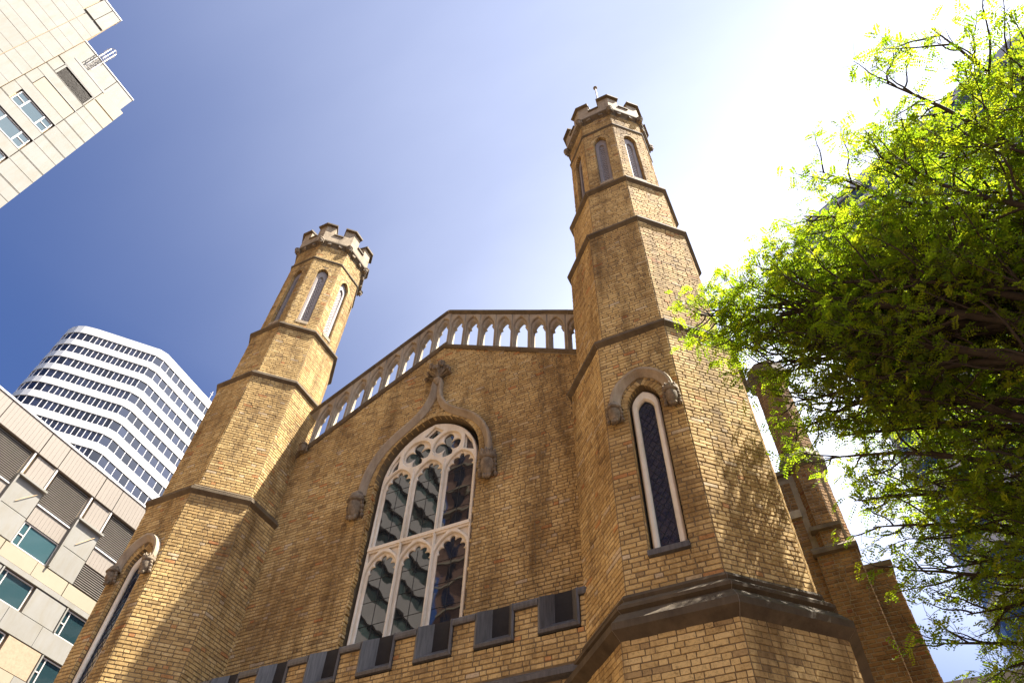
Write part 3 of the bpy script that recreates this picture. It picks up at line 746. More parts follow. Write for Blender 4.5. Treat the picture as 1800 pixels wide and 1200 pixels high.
def crocket(mb, o, az, reach, rise, wid, curl):
    """one curled stone leaf: a ribbed strap rising from o, leaning out along az and rolling over at its tip"""
    d = Vector((math.sin(az), -math.cos(az), 0)); t_ = Vector((math.cos(az), math.sin(az), 0)); N_ = 9; rows = []
    for i in range(N_+1):
        t = i/N_; a = t*curl
        p = Vector(o) + d*(reach*(0.25*t+0.75*math.sin(a)/math.sin(min(curl, 1.57)))) + Vector((0, 0, rise*(math.sin(min(1.0, t*1.35)*1.571)) - 0.55*rise*max(0, t-0.62)**1.2*2.2))
        w = wid*(0.35+0.9*math.sin(min(1, t*1.15)*math.pi*0.8))*(1.0 if i % 3 else 0.72)
        rows.append((p, w))
    vs = []
    for p, w in rows:
        vs += [p - t_*w - d*0.01, p - t_*w*0.5 + d*0.035, p + d*0.012 + Vector((0,0,0.012)), p + t_*w*0.5 + d*0.035, p + t_*w - d*0.01, p - d*0.055]
    fs = []
    for i in range(N_):
        for k_ in range(6): fs.append((i*6+k_, i*6+(k_+1) % 6, (i+1)*6+(k_+1) % 6, (i+1)*6+k_))
    fs += [tuple(range(6))[::-1], tuple(range(N_*6, N_*6+6))]
    mb.add(vs, fs)
mb = MB(); fo = (WC, YG-0.08, 16.42)
for az, re, ri, wd_, cu_ in ((-1.45,0.36,0.36,0.10,2.2),(1.45,0.36,0.36,0.10,2.2),(0,0.26,0.34,0.10,2.2),(-0.75,0.30,0.52,0.09,2.3),(0.75,0.30,0.52,0.09,2.3),(-1.5,0.42,0.12,0.08,2.0),(1.5,0.42,0.12,0.08,2.0)): crocket(mb, fo, az, re, ri, wd_, cu_)
mb.octa(WC, YG-0.10, [(0.06,16.40),(0.09,16.6),(0.07,16.75),(0.12,16.88),(0.10,17.0),(0.03,17.12)], n=8)
mb.build('finial', 'carved_stone', gw)
link('label_stop', HEAD_Q, None, gw, (WC-1.78, YG-0.12, 12.52), (R(10), 0, R(10)), (1.45, 1.4, 2.0))
link('label_stop', HEAD_K, None, gw, (WC+1.80, YG-0.12, 12.52), (R(10), 0, R(14)), (1.45, 1.4, 2.0))

# ---------------------------------------------------------------- crenellated porch between the towers
YP = -0.70
CRW, CRP = 0.72, 1.148
cren = [3.885 - CRP*i for i in range(7)]
mb = MB(); mb.box(-4.5, 4.5, YP, YG-0.02, 0.0, 7.50)
porch = mb.build('porch_wall', 'mortar', church)
mb = MB()
merl = []
edges_ = [4.45] + [v for c_ in cren for v in (c_+CRW/2, c_-CRW/2)] + [-4.45]
merl = [(edges_[i+1], edges_[i]) for i in range(0, len(edges_), 2)]
for a, b_ in merl:
    q = MB(); q.box(a+0.02, b_-0.02, YP, YP+0.28, 7.499, 8.10); q.build('merlon', 'mortar', porch)
def prow(z):
    return [(-4.45, 4.45)] if z < 7.56 else [(a, b_) for a, b_ in merl]
lay(mb, (0, YP), (1,0,0), (0,-1,0), 7.03, 8.08, prow); lay(mb, (0, YP), (1,0,0), (0,-1,0), 0.4, 6.80, lambda z: [(-4.45, 4.45)])
b = mb.build('brickwork', 'brick', porch, recalc=False); b['kind'] = 'stuff'
mb = MB(); mb.add([(-4.45,YP-0.10,6.84),(4.45,YP-0.10,6.84),(4.45,YP-0.10,6.92),(-4.45,YP-0.10,6.92),(-4.45,YP+0.02,7.02),(4.45,YP+0.02,7.02),(-4.45,YP+0.02,6.80),(4.45,YP+0.02,6.80)],
    [(0,1,2,3),(3,2,5,4),(6,7,1,0),(0,3,4,6),(1,7,5,2)]); mb.build('string_course', 'lead_sheet', porch)
def crenel():
    mb = MB(); hw = CRW/2; o0, o1 = YP-0.035, YP+0.20
    ihw = 0.155; zb0, zb1, zt = 7.585, 7.84, 8.215
    # splayed cheeks, sloping sill and raised outer rim
    for s_ in (-1, 1):
        vs = [(s_*hw, o0, zb0), (s_*hw, o0, zt), (s_*(hw-0.035), o0-0.012, zt), (s_*(hw-0.035), o0-0.012, zb0+0.05)]
        mb.add(vs, [(0,1,2,3) if s_ < 0 else (3,2,1,0)])
        mb.add([(s_*(hw-0.035), o0-0.012, zb0+0.05), (s_*(hw-0.035), o0-0.012, zt), (s_*ihw, o1, zt+0.15), (s_*ihw, o1, zb1)], [(0,1,2,3)])
        mb.add([(s_*hw, o0, zb0), (s_*hw, o0, zt), (s_*hw, o1+0.05, zt+0.15), (s_*hw, o1+0.05, zb0)], [(0,1,2,3)])
    mb.add([(-hw, o0, zb0), (hw, o0, zb0), (hw-0.035, o0-0.012, zb0+0.05), (-hw+0.035, o0-0.012, zb0+0.05)], [(0,1,2,3)])
    mb.add([(-hw+0.035, o0-0.012, zb0+0.05), (hw-0.035, o0-0.012, zb0+0.05), (ihw, o1, zb1), (-ihw, o1, zb1)], [(0,1,2,3)])
    mb.add([(-hw, o0, zb0), (hw, o0, zb0), (hw, YP+0.02, zb0-0.01), (-hw, YP+0.02, zb0-0.01)], [(0,1,2,3)])
    return mb.mesh('crenel_lining', recalc=False)
crm = crenel(); crm.materials.append(MATS['lead_sheet'])
bk = MB(); bk.box(-0.36, 0.36, YP+0.205, YP+0.235, 7.6, 8.365); bkm = bk.mesh('back_board'); bkm.materials.append(MATS['dark_board'])
for c_ in cren:
    link('crenel_lining', crm, None, porch, (c_, 0, 0)); link('back_board', bkm, None, porch, (c_, 0, 0))
for a, b_ in merl:
    q = MB(); P = [(YP+0.30, 8.08), (YP-0.05, 8.08), (YP-0.06, 8.12), (YP-0.055, 8.175), (YP-0.03, 8.215), (YP+0.30, 8.42)]
    q.add([(x, y, z) for x in (a-0.002, b_+0.002) for y, z in P], [(0,1,2,3,4,5), (11,10,9,8,7,6)] + [(i, (i+1) % 6 + 0, (i+1) % 6 + 6, i+6) for i in range(6)])
    q.build('merlon_coping', 'lead_sheet', porch)

# ---------------------------------------------------------------- nave behind, aisle wall, corner pier and buttresses
mb = MB(); mb.add([(-7.3,0.84,0),(7.3,0.84,0),(7.3,30,0),(-7.3,30,0),(-7.3,0.84,12.6),(7.3,0.84,12.6),(7.3,30,12.6),(-7.3,30,12.6)], [(0,1,5,4),(1,2,6,5),(2,3,7,6),(3,0,4,7)])
nave = mb.build('nave', 'mortar', church)
mb = MB(); mb.add([(-7.3,0.86,12.9),(0,0.86,17.3),(7.3,0.86,12.9),(-7.3,30,12.9),(0,30,17.3),(7.3,30,12.9)], [(0,1,4,3),(1,2,5,4),(0,2,1),(3,4,5),(0,3,5,2)]); mb.build('roof', 'roof_slate', nave)
YA = 4.05
mb = MB(); mb.octa(8.27, YA+0.42, [(0.44,9.0),(0.44,16.7)]); aisle = mb.build('corner_pier', 'lime_mortar', church)
for nm, bx in (('aisle_wall', (6.6, 8.6, YA+0.12, YA+0.6, 0, 13.2)), ('side_wall', (7.31, 7.9, YA+0.61, 30, 0, 13.19)), ('buttress', (7.86, 8.66, YA+0.0, YA+1.0, 0, 10.9)), ('buttress', (8.40, 9.16, YA+0.42, YA+1.2, 0, 10.55))):
    mb = MB(); mb.box(*bx); mb.build(nm, 'lime_mortar', aisle)
mb = MB()
lay(mb, (0, YA+0.12), (1,0,0), (0,-1,0), 4, 13.0, lambda z: [(6.6, 7.86)] if not 11.95 < z < 12.2 else [])
lay(mb, (0, YA), (1,0,0), (0,-1,0), 3, 10.85, lambda z: [(7.86, 8.66)])
lay(mb, (0, YA+0.42), (1,0,0), (0,-1,0), 3, 10.5, lambda z: [(8.66, 9.16)])
lay(mb, (8.66, YA), (0,1,0), (1,0,0), 3, 10.85, lambda z: [(0, 0.42)])
lay(mb, (9.16, YA+0.42), (0,1,0), (1,0,0), 3, 10.5, lambda z: [(0, 0.78)])
for phi in (-90, -45, 0, 45, 90):
    a = R(phi); n = Vector((math.sin(a), -math.cos(a), 0)); u = Vector((math.cos(a), math.sin(a), 0)); h = 0.44*S22
    lay(mb, Vector((8.27, YA+0.42, 0)) + n*(0.44*C22), u, n, 11.1, 16.6, lambda z: [(-h, h)])
b = mb.build('brickwork', 'brown_brick', aisle, recalc=False); b['kind'] = 'stuff'
mb = MB(); mb.octa(8.27, YA+0.42, [(0.42,16.45),(0.50,16.6),(0.585,16.68),(0.585,16.85),(0.53,16.9),(0.53,17.1),(0.46,17.15)]); mb.build('pier_cap', 'ledge_stone', aisle)
mb = MB(); mb.octa(8.27, YA+0.42, [(0.43,13.25),(0.56,13.4),(0.58,13.45),(0.58,13.55),(0.45,13.85),(0.40,13.9)]); mb.build('string_course', 'ledge_stone', aisle)
mb = MB(); mb.box(6.6, 7.88, YA+0.02, YA+0.7, 13.2, 13.32); mb.build('wall_coping', 'ledge_stone', aisle)
mb = MB(); mb.box(6.6, 7.87, YA+0.06, YA+0.3, 11.97, 12.17); mb.build('stone_band', 'pale_stone', aisle)
def weathering(x0, x1, yf, z0, dz, back):
    q = MB(); q.add([(x0-0.06,yf-0.10,z0),(x1+0.06,yf-0.10,z0),(x1+0.06,yf-0.10,z0+0.10),(x0-0.06,yf-0.10,z0+0.10),(x0-0.06,yf+back,z0+dz),(x1+0.06,yf+back,z0+dz),(x0-0.06,yf+back,z0),(x1+0.06,yf+back,z0)],
        [(0,1,2,3),(3,2,5,4),(6,7,1,0),(0,3,4,6),(1,7,5,2),(4,5,7,6)]); q.build('weathering', 'ledge_stone', aisle)
weathering(7.86, 8.66, YA, 10.86, 0.55, 0.42); weathering(8.72, 9.16, YA+0.42, 10.53, 0.45, 0.5)
weathering(7.98, 8.50, YA+0.02, 11.45, 0.3, 0.25)

# ================================================================== BUILDINGS LEFT OF THE CHURCH
HX = -39.46
SY = lambda y: -10.21 + 1.25*(y+10.21)
SZ = lambda z: 1.6 + 1.25*(z-1.6)
def fbox(name, mat, parent, y0, y1, z0, z1, d0, d1, hx=HX):
    """box on a facade that faces +X; y,z in measured units, d0..d1 metres proud of the plane"""
    mb = MB(); mb.box(hx+d0, hx+d1, SY(y0), SY(y1), SZ(z0), SZ(z1)); return mb.build(name, mat, parent)
def ribbed(name, mat, parent, y0, y1, z0, z1, d0, d1, step=0.28):
    mb = MB(); a, b = SY(y0), SY(y1); n = max(2, int((b-a)/step))
    for i in range(n):
        ya, yb = a+(b-a)*i/n, a+(b-a)*(i+1)/n
        mb.box(HX+d0, HX+d1, ya+0.006, yb-0.006, SZ(z0), SZ(z1))
    mb.box(HX+d0-0.02, HX+d1-0.025, a, b, SZ(z0)+0.01, SZ(z1)-0.01)
    return mb.build(name, mat, parent)
def louver(parent, y0, y1, z0, z1, d=0.0, step=0.15, slat='louver_slat', back='louver_dark', along='h'):
    f = fbox('louver', back, parent, y0, y1, z0, z1, d-0.2, d-0.15)
    mb = MB(); z = SZ(z0)+0.02
    if along == 'h':
        while z < SZ(z1)-0.1:
            mb.add([(HX+d, SY(y0), z), (HX+d, SY(y1), z), (HX+d-0.12, SY(y1), z+0.11), (HX+d-0.12, SY(y0), z+0.11), (HX+d, SY(y0), z+0.02), (HX+d, SY(y1), z+0.02), (HX+d-0.12, SY(y1), z+0.13), (HX+d-0.12, SY(y0), z+0.13)],
                   [(0,3,2,1),(4,5,6,7),(0,1,5,4),(1,2,6,5),(2,3,7,6),(3,0,4,7)]); z += step
    s_ = mb.build('slats', slat, f); s_['kind'] = 'stuff'
    return f
def window_x(parent, y0, y1, z0, z1, d=-0.16, glass='green_glass', style=0):
    mb = MB(); a, b, c, e = SY(y0), SY(y1), SZ(z0), SZ(z1); t = 0.07
    X0, X1 = HX+d-0.05, HX+d+0.05
    mb.box(X0, X1, a, b, c, c+t); mb.box(X0, X1, a, b, e-t, e); mb.box(X0, X1, a, a+t, c+t, e-t); mb.box(X0, X1, b-t, b, c+t, e-t)
    if style == 0:
        m_ = a+(b-a)*0.16; mb.box(X0, X1, m_, m_+t, c+t, e-t); mb.box(X0, X1, a+t, m_, c+(e-c)*0.45, c+(e-c)*0.45+t)
    if style == 1:
        for f in (0.25, 0.73): mb.box(X0, X1, a+(b-a)*f, a+(b-a)*f+t*1.6, c+t, e-t)
        for f0, f1 in ((0.03, 0.25), (0.76, 0.97)): mb.box(X0, X1, a+(b-a)*f0, a+(b-a)*f1, c+(e-c)*0.5, c+(e-c)*0.5+t)
    w = mb.build('window', 'frame_metal', parent)
    mb = MB(); mb.box(HX+d-0.02, HX+d+0.0, a+0.01, b-0.01, c+0.01, e-0.01); mb.build('pane', glass, w)
    # pale blind or ceiling panel seen inside
    return w

pod = empty('podium_building', (-50, 8, 0), 'lower cream stone building with dark louvres and green windows beside the left tower', 'building')
mb = MB(); mb.box(HX-22, HX-0.29, -4.6, 26, 0, SZ(30.2)); mb.build('body', 'joint_sealant', pod)
fbox('roof_edge', 'white_panel', pod, -5.4, 18.9, 30.38, 30.50, -0.6, 0.16)
zr = [23.80, 21.18, 18.56, 15.94, 13.32, 10.7, 8.1, 5.5]
for kb in range(-1, 4):
    y0 = 1.49 + 4.21*kb
    ribbed('fascia_panel', 'ribbed_metal', pod, y0+0.02, y0+2.82, 28.78, 30.37, -0.3, 0.10)
    ribbed('fascia_panel', 'ribbed_metal', pod, y0+2.87, y0+4.19, 28.78, 30.37, -0.3, 0.10)
    louver(pod, y0+0.30, y0+2.62, 26.42, 28.74, -0.08)
    fbox('louver_sill', 'white_panel', pod, y0+0.28, y0+2.64, 26.34, 26.42, -0.3, 0.03)
    ribbed('spandrel_panel', 'ribbed_metal', pod, y0+0.30, y0+2.62, 25.30, 26.33, -0.3, -0.05)
    if kb == 2: louver(pod, y0+0.30, y0+2.62, 23.95, 25.27, -0.08)
    else: window_x(pod, y0+0.30, y0+2.62, 23.90, 25.28)
    ribbed('recess_panel', 'ribbed_metal', pod, y0+2.98, y0+4.22, 27.25, 28.72, -0.3, -0.03)
    for yy in (y0+2.70, y0+4.25): fbox('panel_frame', 'frame_metal', pod, yy, yy+0.10, 27.1, 28.74, -0.3, 0.04)
    fbox('pier_panel', 'cream_panel', pod, y0+2.72, y0+4.42, 25.35, 27.02, -0.3, 0.06)
    fbox('pier_panel', 'cream_panel', pod, y0+2.72, y0+4.42, 23.86, 25.31, -0.3, 0.06)
    fbox('pier_ledge', 'cream_panel', pod, y0+2.60, y0+4.50, 27.04, 27.16, -0.3, 0.30)
    fbox('pier_fin', 'cream_panel', pod, y0+2.60, y0+2.70, 23.86, 27.03, -0.3, 0.26)
    mb = MB(); mb.tube([(HX+0.10, SY(y0+3.35), SZ(25.75)), (HX+0.16, SY(y0+3.55), SZ(26.05)), (HX+0.10, SY(y0+4.15), SZ(26.75))], 0.025, 5); mb.build('shadow_line', 'joint_sealant', pod)  # thin tube drawn as the diagonal shadow line across the pier panel
    fbox('band_panel', 'sand_panel', pod, y0+0.02, y0+2.08, 23.02, 23.80, -0.3, 0.04); fbox('band_panel', 'sand_panel', pod, y0+2.11, y0+4.18, 23.02, 23.80, -0.3, 0.04)
    fbox('band_ledge', 'cream_panel', pod, y0, y0+4.20, 22.72, 22.99, -0.3, 0.08)
    for i, zt in enumerate((22.66, 20.04, 17.42, 14.8, 12.2, 9.6)):
        off = 0.72+0.1*i if i < 2 else 0.9
        window_x(pod, y0+off, y0+off+1.95, zt-1.42, zt, -0.14)
        fbox('pier_panel', 'stucco_panel' if i == 1 and kb == 1 else 'cream_panel', pod, y0+off+2.08, y0+4.2+off-0.1, zt-1.42, zt, -0.3, 0.03)
        fbox('window_ledge', 'cream_panel', pod, y0+off-0.06, y0+off+0.02, zt-1.42, zt, -0.3, 0.10)
        fbox('spandrel_panel', 'cream_panel', pod, y0+0.01, y0+2.08, zt-2.56, zt-1.46, -0.3, 0.05)
        fbox('spandrel_panel', 'sand_panel' if i % 2 else 'cream_panel', pod, y0+2.11, y0+4.2, zt-2.56, zt-1.46, -0.3, 0.05)

hot = empty('hotel_tower', (-50, -20, 0), 'tall cream panelled tower block with small green windows and roof ladder, upper left', 'building')
mb = MB(); mb.box(HX-22, HX-0.29, SY(-11.5), SY(-6.3)-0.02, 0, SZ(56.3)); mb.build('body', 'joint_sealant', hot)
mb = MB(); mb.box(HX-22, HX-0.6, SY(-11.5), SY(-6.6), SZ(56.31), SZ(58.8)); mb.build('attic', 'joint_sealant', hot)
mb = MB(); mb.box(HX-24, HX+0.38, -38.0, SY(-11.73)-0.02, 0, SZ(63.8)); mb.build('main_body', 'joint_sealant', hot)
G = 0.025
def panel(y0, y1, z0, z1, mat='cream_panel', d=0.0): return fbox('cladding_panel', mat, hot, y0+G, y1-G, z0+G, z1-G, d-0.3, d)
for i in range(12):
    zt = 54.55 - 2.75*i
    panel(-11.73, -11.05, zt-1.52, zt); panel(-8.25, -6.3, zt-1.52, zt, 'sand_panel' if i < 1 else 'cream_panel')
    panel(-11.73, -8.25, zt-2.75, zt-1.60); panel(-8.25, -6.3, zt-2.75, zt-1.60)
    panel(-11.73, -6.3, zt-1.60, zt-1.52)
    fbox('shadow_strip', 'louver_dark', hot, -11.1, -8.15, zt+0.01, zt+0.09, -0.3, 0.01)  # dark strip paints the shadow line of the slot above each window
    if i == 0: louver(hot, -10.85, -8.40, zt-1.48, zt-0.06, -0.06, 0.12, 'louver_brown', 'louver_dark'); panel(-11.05, -10.85, zt-1.52, zt); panel(-8.40, -8.25, zt-1.52, zt)
    elif i == 1: panel(-11.05, -8.25, zt-1.52, zt, 'sand_panel', -0.04)
    else: window_x(hot, -10.95, -8.35, zt-1.45, zt-0.06, -0.14, 'green_glass', 1)
panel(-11.73, -8.25, 54.66, 56.3); panel(-8.25, -6.3, 54.66, 56.3, 'sand_panel')
fbox('shadow_strip', 'louver_dark', hot, -11.1, -8.13, 55.96, 56.05, -0.3, 0.03)  # painted shadow line repeated at the top slot of the wing
for a, b in ((-11.73, -8.3), (-8.3, -6.58)): panel(a, b, 56.42, 58.85, 'cream_panel', -0.32)
fbox('parapet_coping', 'white_panel', hot, -11.73, -6.56, 58.85, 58.95, -0.9, -0.25)
for i in range(14):                                             # main block, 0.5 m forward
    zt = 60.55 - 2.75*i
    for a, b in ((-13.3, -11.73), (-16.9, -13.3), (-18.6, -16.9), (-22.0, -18.6)):
        fbox('cladding_panel', 'cream_panel', hot, a+G, b-G, zt-2.75+G, zt-1.6, 0.2, 0.5)
        wide = (b-a) > 2
        if a < -18 and i > 2 or a == -16.9 and i > 3:
            fbox('cladding_panel', 'cream_panel', hot, a+G, a+0.45, zt-1.57, zt-G, 0.2, 0.5); fbox('cladding_panel', 'cream_panel', hot, b-0.45, b-G, zt-1.57, zt-G, 0.2, 0.5)
            mb = MB(); mb.box(HX+0.39, HX+0.42, SY(a+0.46), SY(b-0.46), SZ(zt-1.5), SZ(zt-0.1)); w = mb.build('window', 'green_glass', hot)
            mb = MB()
            for f in (0.25, 0.75): yy = SY(a+0.46)+(SY(b-0.46)-SY(a+0.46))*f; mb.box(HX+0.41, HX+0.46, yy-0.05, yy+0.05, SZ(zt-1.5), SZ(zt-0.1))
            mb.build('frame', 'frame_metal', w)
            fbox('shadow_strip', 'louver_dark', hot, a+0.4, b-0.4, zt-0.08, zt, 0.2, 0.52)  # main block windows get the painted shadow line too
        else: fbox('cladding_panel', 'cream_panel', hot, a+G, b-G, zt-1.57, zt-G, 0.2, 0.5)
for a, b in ((-12.6, -11.73), (-13.55, -12.6)): fbox('fascia_panel', 'cream_panel', hot, a+G, b-G, 60.62, 63.7, 0.2, 0.62)
for a, b in ((-17, -13.6), (-22, -17)): fbox('fascia_panel', 'cream_panel', hot, a+G, b-G, 60.62, 63.7, 0.0, 0.45)
fbox('parapet_coping', 'white_panel', hot, -24, -11.70, 63.72, 63.85, -0.5, 0.68)
# roof ladder with hooped cage on the wing's parapet
mb = MB(); yl, xl = SY(-10.15), HX+0.02
for dy in (-0.28, 0.28): mb.tube([(xl, yl+dy, SZ(56.6)), (xl, yl+dy, SZ(60.15)), (xl-0.5, yl+dy, SZ(60.35)), (xl-1.0, yl+dy, SZ(60.15)), (xl-1.0, yl+dy, SZ(58.9))], 0.035, 6)
z = SZ(56.7)
while z < SZ(59.4): mb.tube([(xl, yl-0.28, z), (xl, yl+0.28, z)], 0.025, 5); z += 0.33
for zz_ in (58.0, 58.8, 59.6, 60.1):
    mb.tube([(xl+0.75*math.sin(a)*1.0, yl-0.42*math.cos(a), SZ(zz_)) for a in [math.pi*i/8 for i in range(9)]], 0.03, 5)
for a in (0.25, 0.5, 0.75): mb.tube([(xl+0.75*math.sin(a*math.pi), yl-0.42*math.cos(a*math.pi), SZ(58.0)), (xl+0.75*math.sin(a*math.pi), yl-0.42*math.cos(a*math.pi), SZ(60.1))], 0.028, 5)
mb.build('roof_ladder', 'metal_rod', hot)

# ---------------------------------------------------------------- white ribbon-window office tower
def banded_tower(root, outline, npanes, ztop, pitch, win_h, parapet_h, nfl, white, glass, mull, proud=0.25, nfull=10, mw=0.10, close=None):
    """outline: open polyline seen from outside left->right; each segment gets npanes[i] panes per floor"""
    P = [Vector((p[0], p[1], 0)) for p in outline]
    N = []
    for a, b in zip(P[:-1], P[1:]):
        d = (b-a).normalized(); N.append(Vector((d.y, -d.x, 0)))
    VN = []
    for i in range(len(P)):
        ns = [N[j] for j in (i-1, i) if 0 <= j < len(N)]; v = sum(ns, Vector()); v.normalize()
        VN.append(v / max(0.5, v.dot(ns[0])))
    off = lambda d: [p + v*d for p, v in zip(P, VN)]
    back = [Vector((b[0], b[1], 0)) for b in close]
    def prism(mb, pts, z0, z1):
        n = len(pts); vs = [(p.x, p.y, z0) for p in pts] + [(p.x, p.y, z1) for p in pts]
        mb.add(vs, [(i, (i+1) % n, (i+1) % n + n, i+n) for i in range(n)] + [tuple(range(n))[::-1], tuple(range(n, 2*n))])
    mb = MB(); prism(mb, off(-0.05)+back, 0, ztop-0.3); mb.build('core', 'dark_board', root)
    zw = ztop - parapet_h
    mb = MB(); prism(mb, off(proud)+back, zw, ztop); mb.build('parapet_band', white, root)
    for f in range(nfl):
        z1 = zw - pitch*f; z0 = z1 - win_h
        mb = MB(); prism(mb, off(proud)+back, z1-pitch+0.0, z0); mb.build('spandrel_band', white, root)
        if f >= nfull:
            mb = MB(); prism(mb, off(0.02)+back, z0-0.01, z1+0.01); mb.build('window_band', glass, root); continue
        mm = MB()
        for i in range(len(N)):
            a, b = P[i], P[i+1]; k_ = npanes[i]
            for j in range(k_):
                p0, p1 = a.lerp(b, j/k_), a.lerp(b, (j+1)/k_); d = (p1-p0).normalized(); n = N[i]
                q = MB(); q.obox(p0 + d*mw/2 + n*0.0 + Vector((0,0,z0-0.02)), d*((p1-p0).length-mw), n*0.06, Vector((0,0,z1-z0+0.04))); q.build('window_pane', glass, root)
                mm.obox(p0 - d*mw/2 + Vector((0,0,z0-0.01)), d*mw, n*0.13, Vector((0,0,z1-z0+0.02)))
        lo_ = mm.build('mullions', mull, root); lo_['kind'] = 'stuff'
    return root
off_ = empty('office_tower', (-101, 40, 0), 'white office tower with dark ribbon windows and rounded corners behind the left tower', 'office tower')
P1 = Vector((-96.6, 37.8)); fd = Vector((math.cos(R(50)), math.sin(R(50))))
cd = Vector((math.cos(R(161.2)), math.sin(R(161.2)))); C2 = Vector((7.8625, -10.2098))
den = fd.x*cd.y - fd.y*cd.x; tt_ = ((P1-C2).x*cd.y - (P1-C2).y*cd.x)/den
P0 = P1 - fd*tt_
rd = Vector((math.cos(R(93)), math.sin(R(93))))
arc = []; p = P0.copy(); a = 50.0+180
left = []
for i in range(7):
    a -= (4 if i < 2 else 15); p = p + Vector((math.cos(R(a)), math.sin(R(a))))*1.25; left.append(p.copy())
left.append(p + Vector((math.cos(R(a)), math.sin(R(a))))*10)
k1a, k1b = P1 - fd*0.9, P1 + rd*0.9
outline = [tuple(x) for x in left[::-1]] + [tuple(P0), tuple(k1a), tuple(k1b), tuple(P1+rd*26)]
seglen = (k1a-P0).length
npn = [5] + [1]*6 + [1] + [13, 1, 15]
banded_tower(off_, outline, npn, 111.2, 3.62, 2.08, 2.0, 22, 'white_panel', 'navy_glass', 'mullion_white', 0.22, 9, 0.10,
             close=[(P1+rd*26).to_tuple() if False else tuple(P1+rd*26+Vector((-30, 0))), tuple(left[-1]+Vector((0, 30)))])
mb = MB(); mb.tube([(-97.5, 52, 111), (-97.5, 52, 114)], 0.08, 6); mb.tube([(-97.5, 51.6, 113.2), (-97.5, 52.4, 113.2)], 0.05, 5); mb.tube([(-97.6, 60, 111), (-97.6, 60, 116)], 0.1, 6); mb.tube([(-97.6, 59.5, 115), (-97.6, 60.5, 115)], 0.06, 5)
mb.build('roof_antenna', 'metal_rod', off_)

# ---------------------------------------------------------------- towers behind the tree
gl = empty('glass_tower', (40, 50, 0), 'blue glass tower with pale bands and rounded corner behind the tree', 'office tower')
A0 = C2 + Vector((math.cos(R(76.2)), math.sin(R(76.2))))*62; gd = Vector((math.cos(R(-28)), math.sin(R(-28))))
lp = []; p = A0.copy(); a = -28+180
for i in range(7):
    a -= 14; p = p + Vector((math.cos(R(a)), math.sin(R(a))))*1.9; lp.append(p.copy())
outl = [tuple(x) for x in lp[::-1]] + [tuple(A0), tuple(A0+gd*48)]
banded_tower(gl, outl, [1]*6+[1]+[24], 92.0, 4.0, 2.6, 1.6, 22, 'white_panel', 'blue_glass', 'mullion_white', 0.25, 8, 0.14, close=[tuple(A0+gd*48+Vector((10, 30))), tuple(lp[-1]+Vector((8, 30)))])
stt = empty('striped_tower', (30, 85, 0), 'pale tower with vertical white fins and blue strips glimpsed through the leaves', 'office tower')
B0 = C2 + Vector((math.cos(R(80.1)), math.sin(R(80.1))))*95; bd = Vector((1, -0.12)).normalized()
mb = MB(); nb = Vector((bd.y, -bd.x))
q = [B0, B0+bd*26, B0+bd*26-nb*20, B0-nb*20]
mb.add([(v.x, v.y, z) for z in (0, 86) for v in q], [(0,1,5,4),(1,2,6,5),(2,3,7,6),(3,0,4,7),(4,5,6,7)]); mb.build('body', 'navy_glass', stt)
for i in range(20):
    o = B0 + bd*(i*1.35); mb = MB(); mb.obox((o.x, o.y, 0), (bd.x*0.62, bd.y*0.62, 0), (nb.x*0.5, nb.y*0.5, 0), (0, 0, 88)); mb.build('fin', 'white_panel', stt)
lo = empty('low_building', (14, 36, 0), 'low brown masonry building seen under the branches at lower right', 'building')
mb = MB(); mb.box(11.5, 34, 30, 44, 0, 18.6); mb.build('wall', 'brown_facade', lo)
mb = MB(); mb.box(11.2, 34.3, 29.7, 44.3, 18.6, 19.3); mb.build('cornice', 'sand_panel', lo)
for i in range(6):
    for z in (3, 7, 11, 15):
        mb = MB(); x = 13+i*3.4; mb.box(x, x+1.5, 29.93, 29.99, z, z+2.1); mb.build('window', 'navy_glass', lo)

# ---------------------------------------------------------------- buildings behind the camera (mirrored in the great window)
con = empty('concrete_block', (-48, -47, 0), 'grey concrete block with green ribbon windows mirrored in the great window', 'building')
mb = MB(); mb.box(-60, -39.3, -58, -38.5, 0, 96); mb.build('body', 'dark_board', con)
for i in range(24):
    z = 4*i; mb = MB(); mb.box(-39.3, -38.9, -58, -38.5, z, z+2.1); mb.build('spandrel_band', 'grey_concrete', con)
    if z > 30:
        for j in range(9):
            y = -58+j*2.16; mb = MB(); mb.box(-39.3, -39.2, y+0.08, y+2.08, z+2.1, z+4.0); mb.build('window_pane', 'office_glass', con)
brn = empty('brown_block', (-24, -66, 0), 'brown brick block with tall dark windows mirrored in the right lights', 'building')
mb = MB(); mb.box(-38.8, 10, -76, -58.2, 0, 96); mb.build('wall', 'brown_facade', brn)
for i in range(14):
    for j in range(9):
        x = -37.5+j*3.2; z = 40+i*4.0; mb = MB(); mb.box(x, x+1.5, -58.2, -58.12, z, z+2.6); w = mb.build('window', 'navy_glass', brn)
for i in range(14):
    mb = MB(); mb.box(-38.8, 10, -58.2, -57.95, 43.0+i*4.0, 43.35+i*4.0); mb.build('band', 'sand_panel', brn)

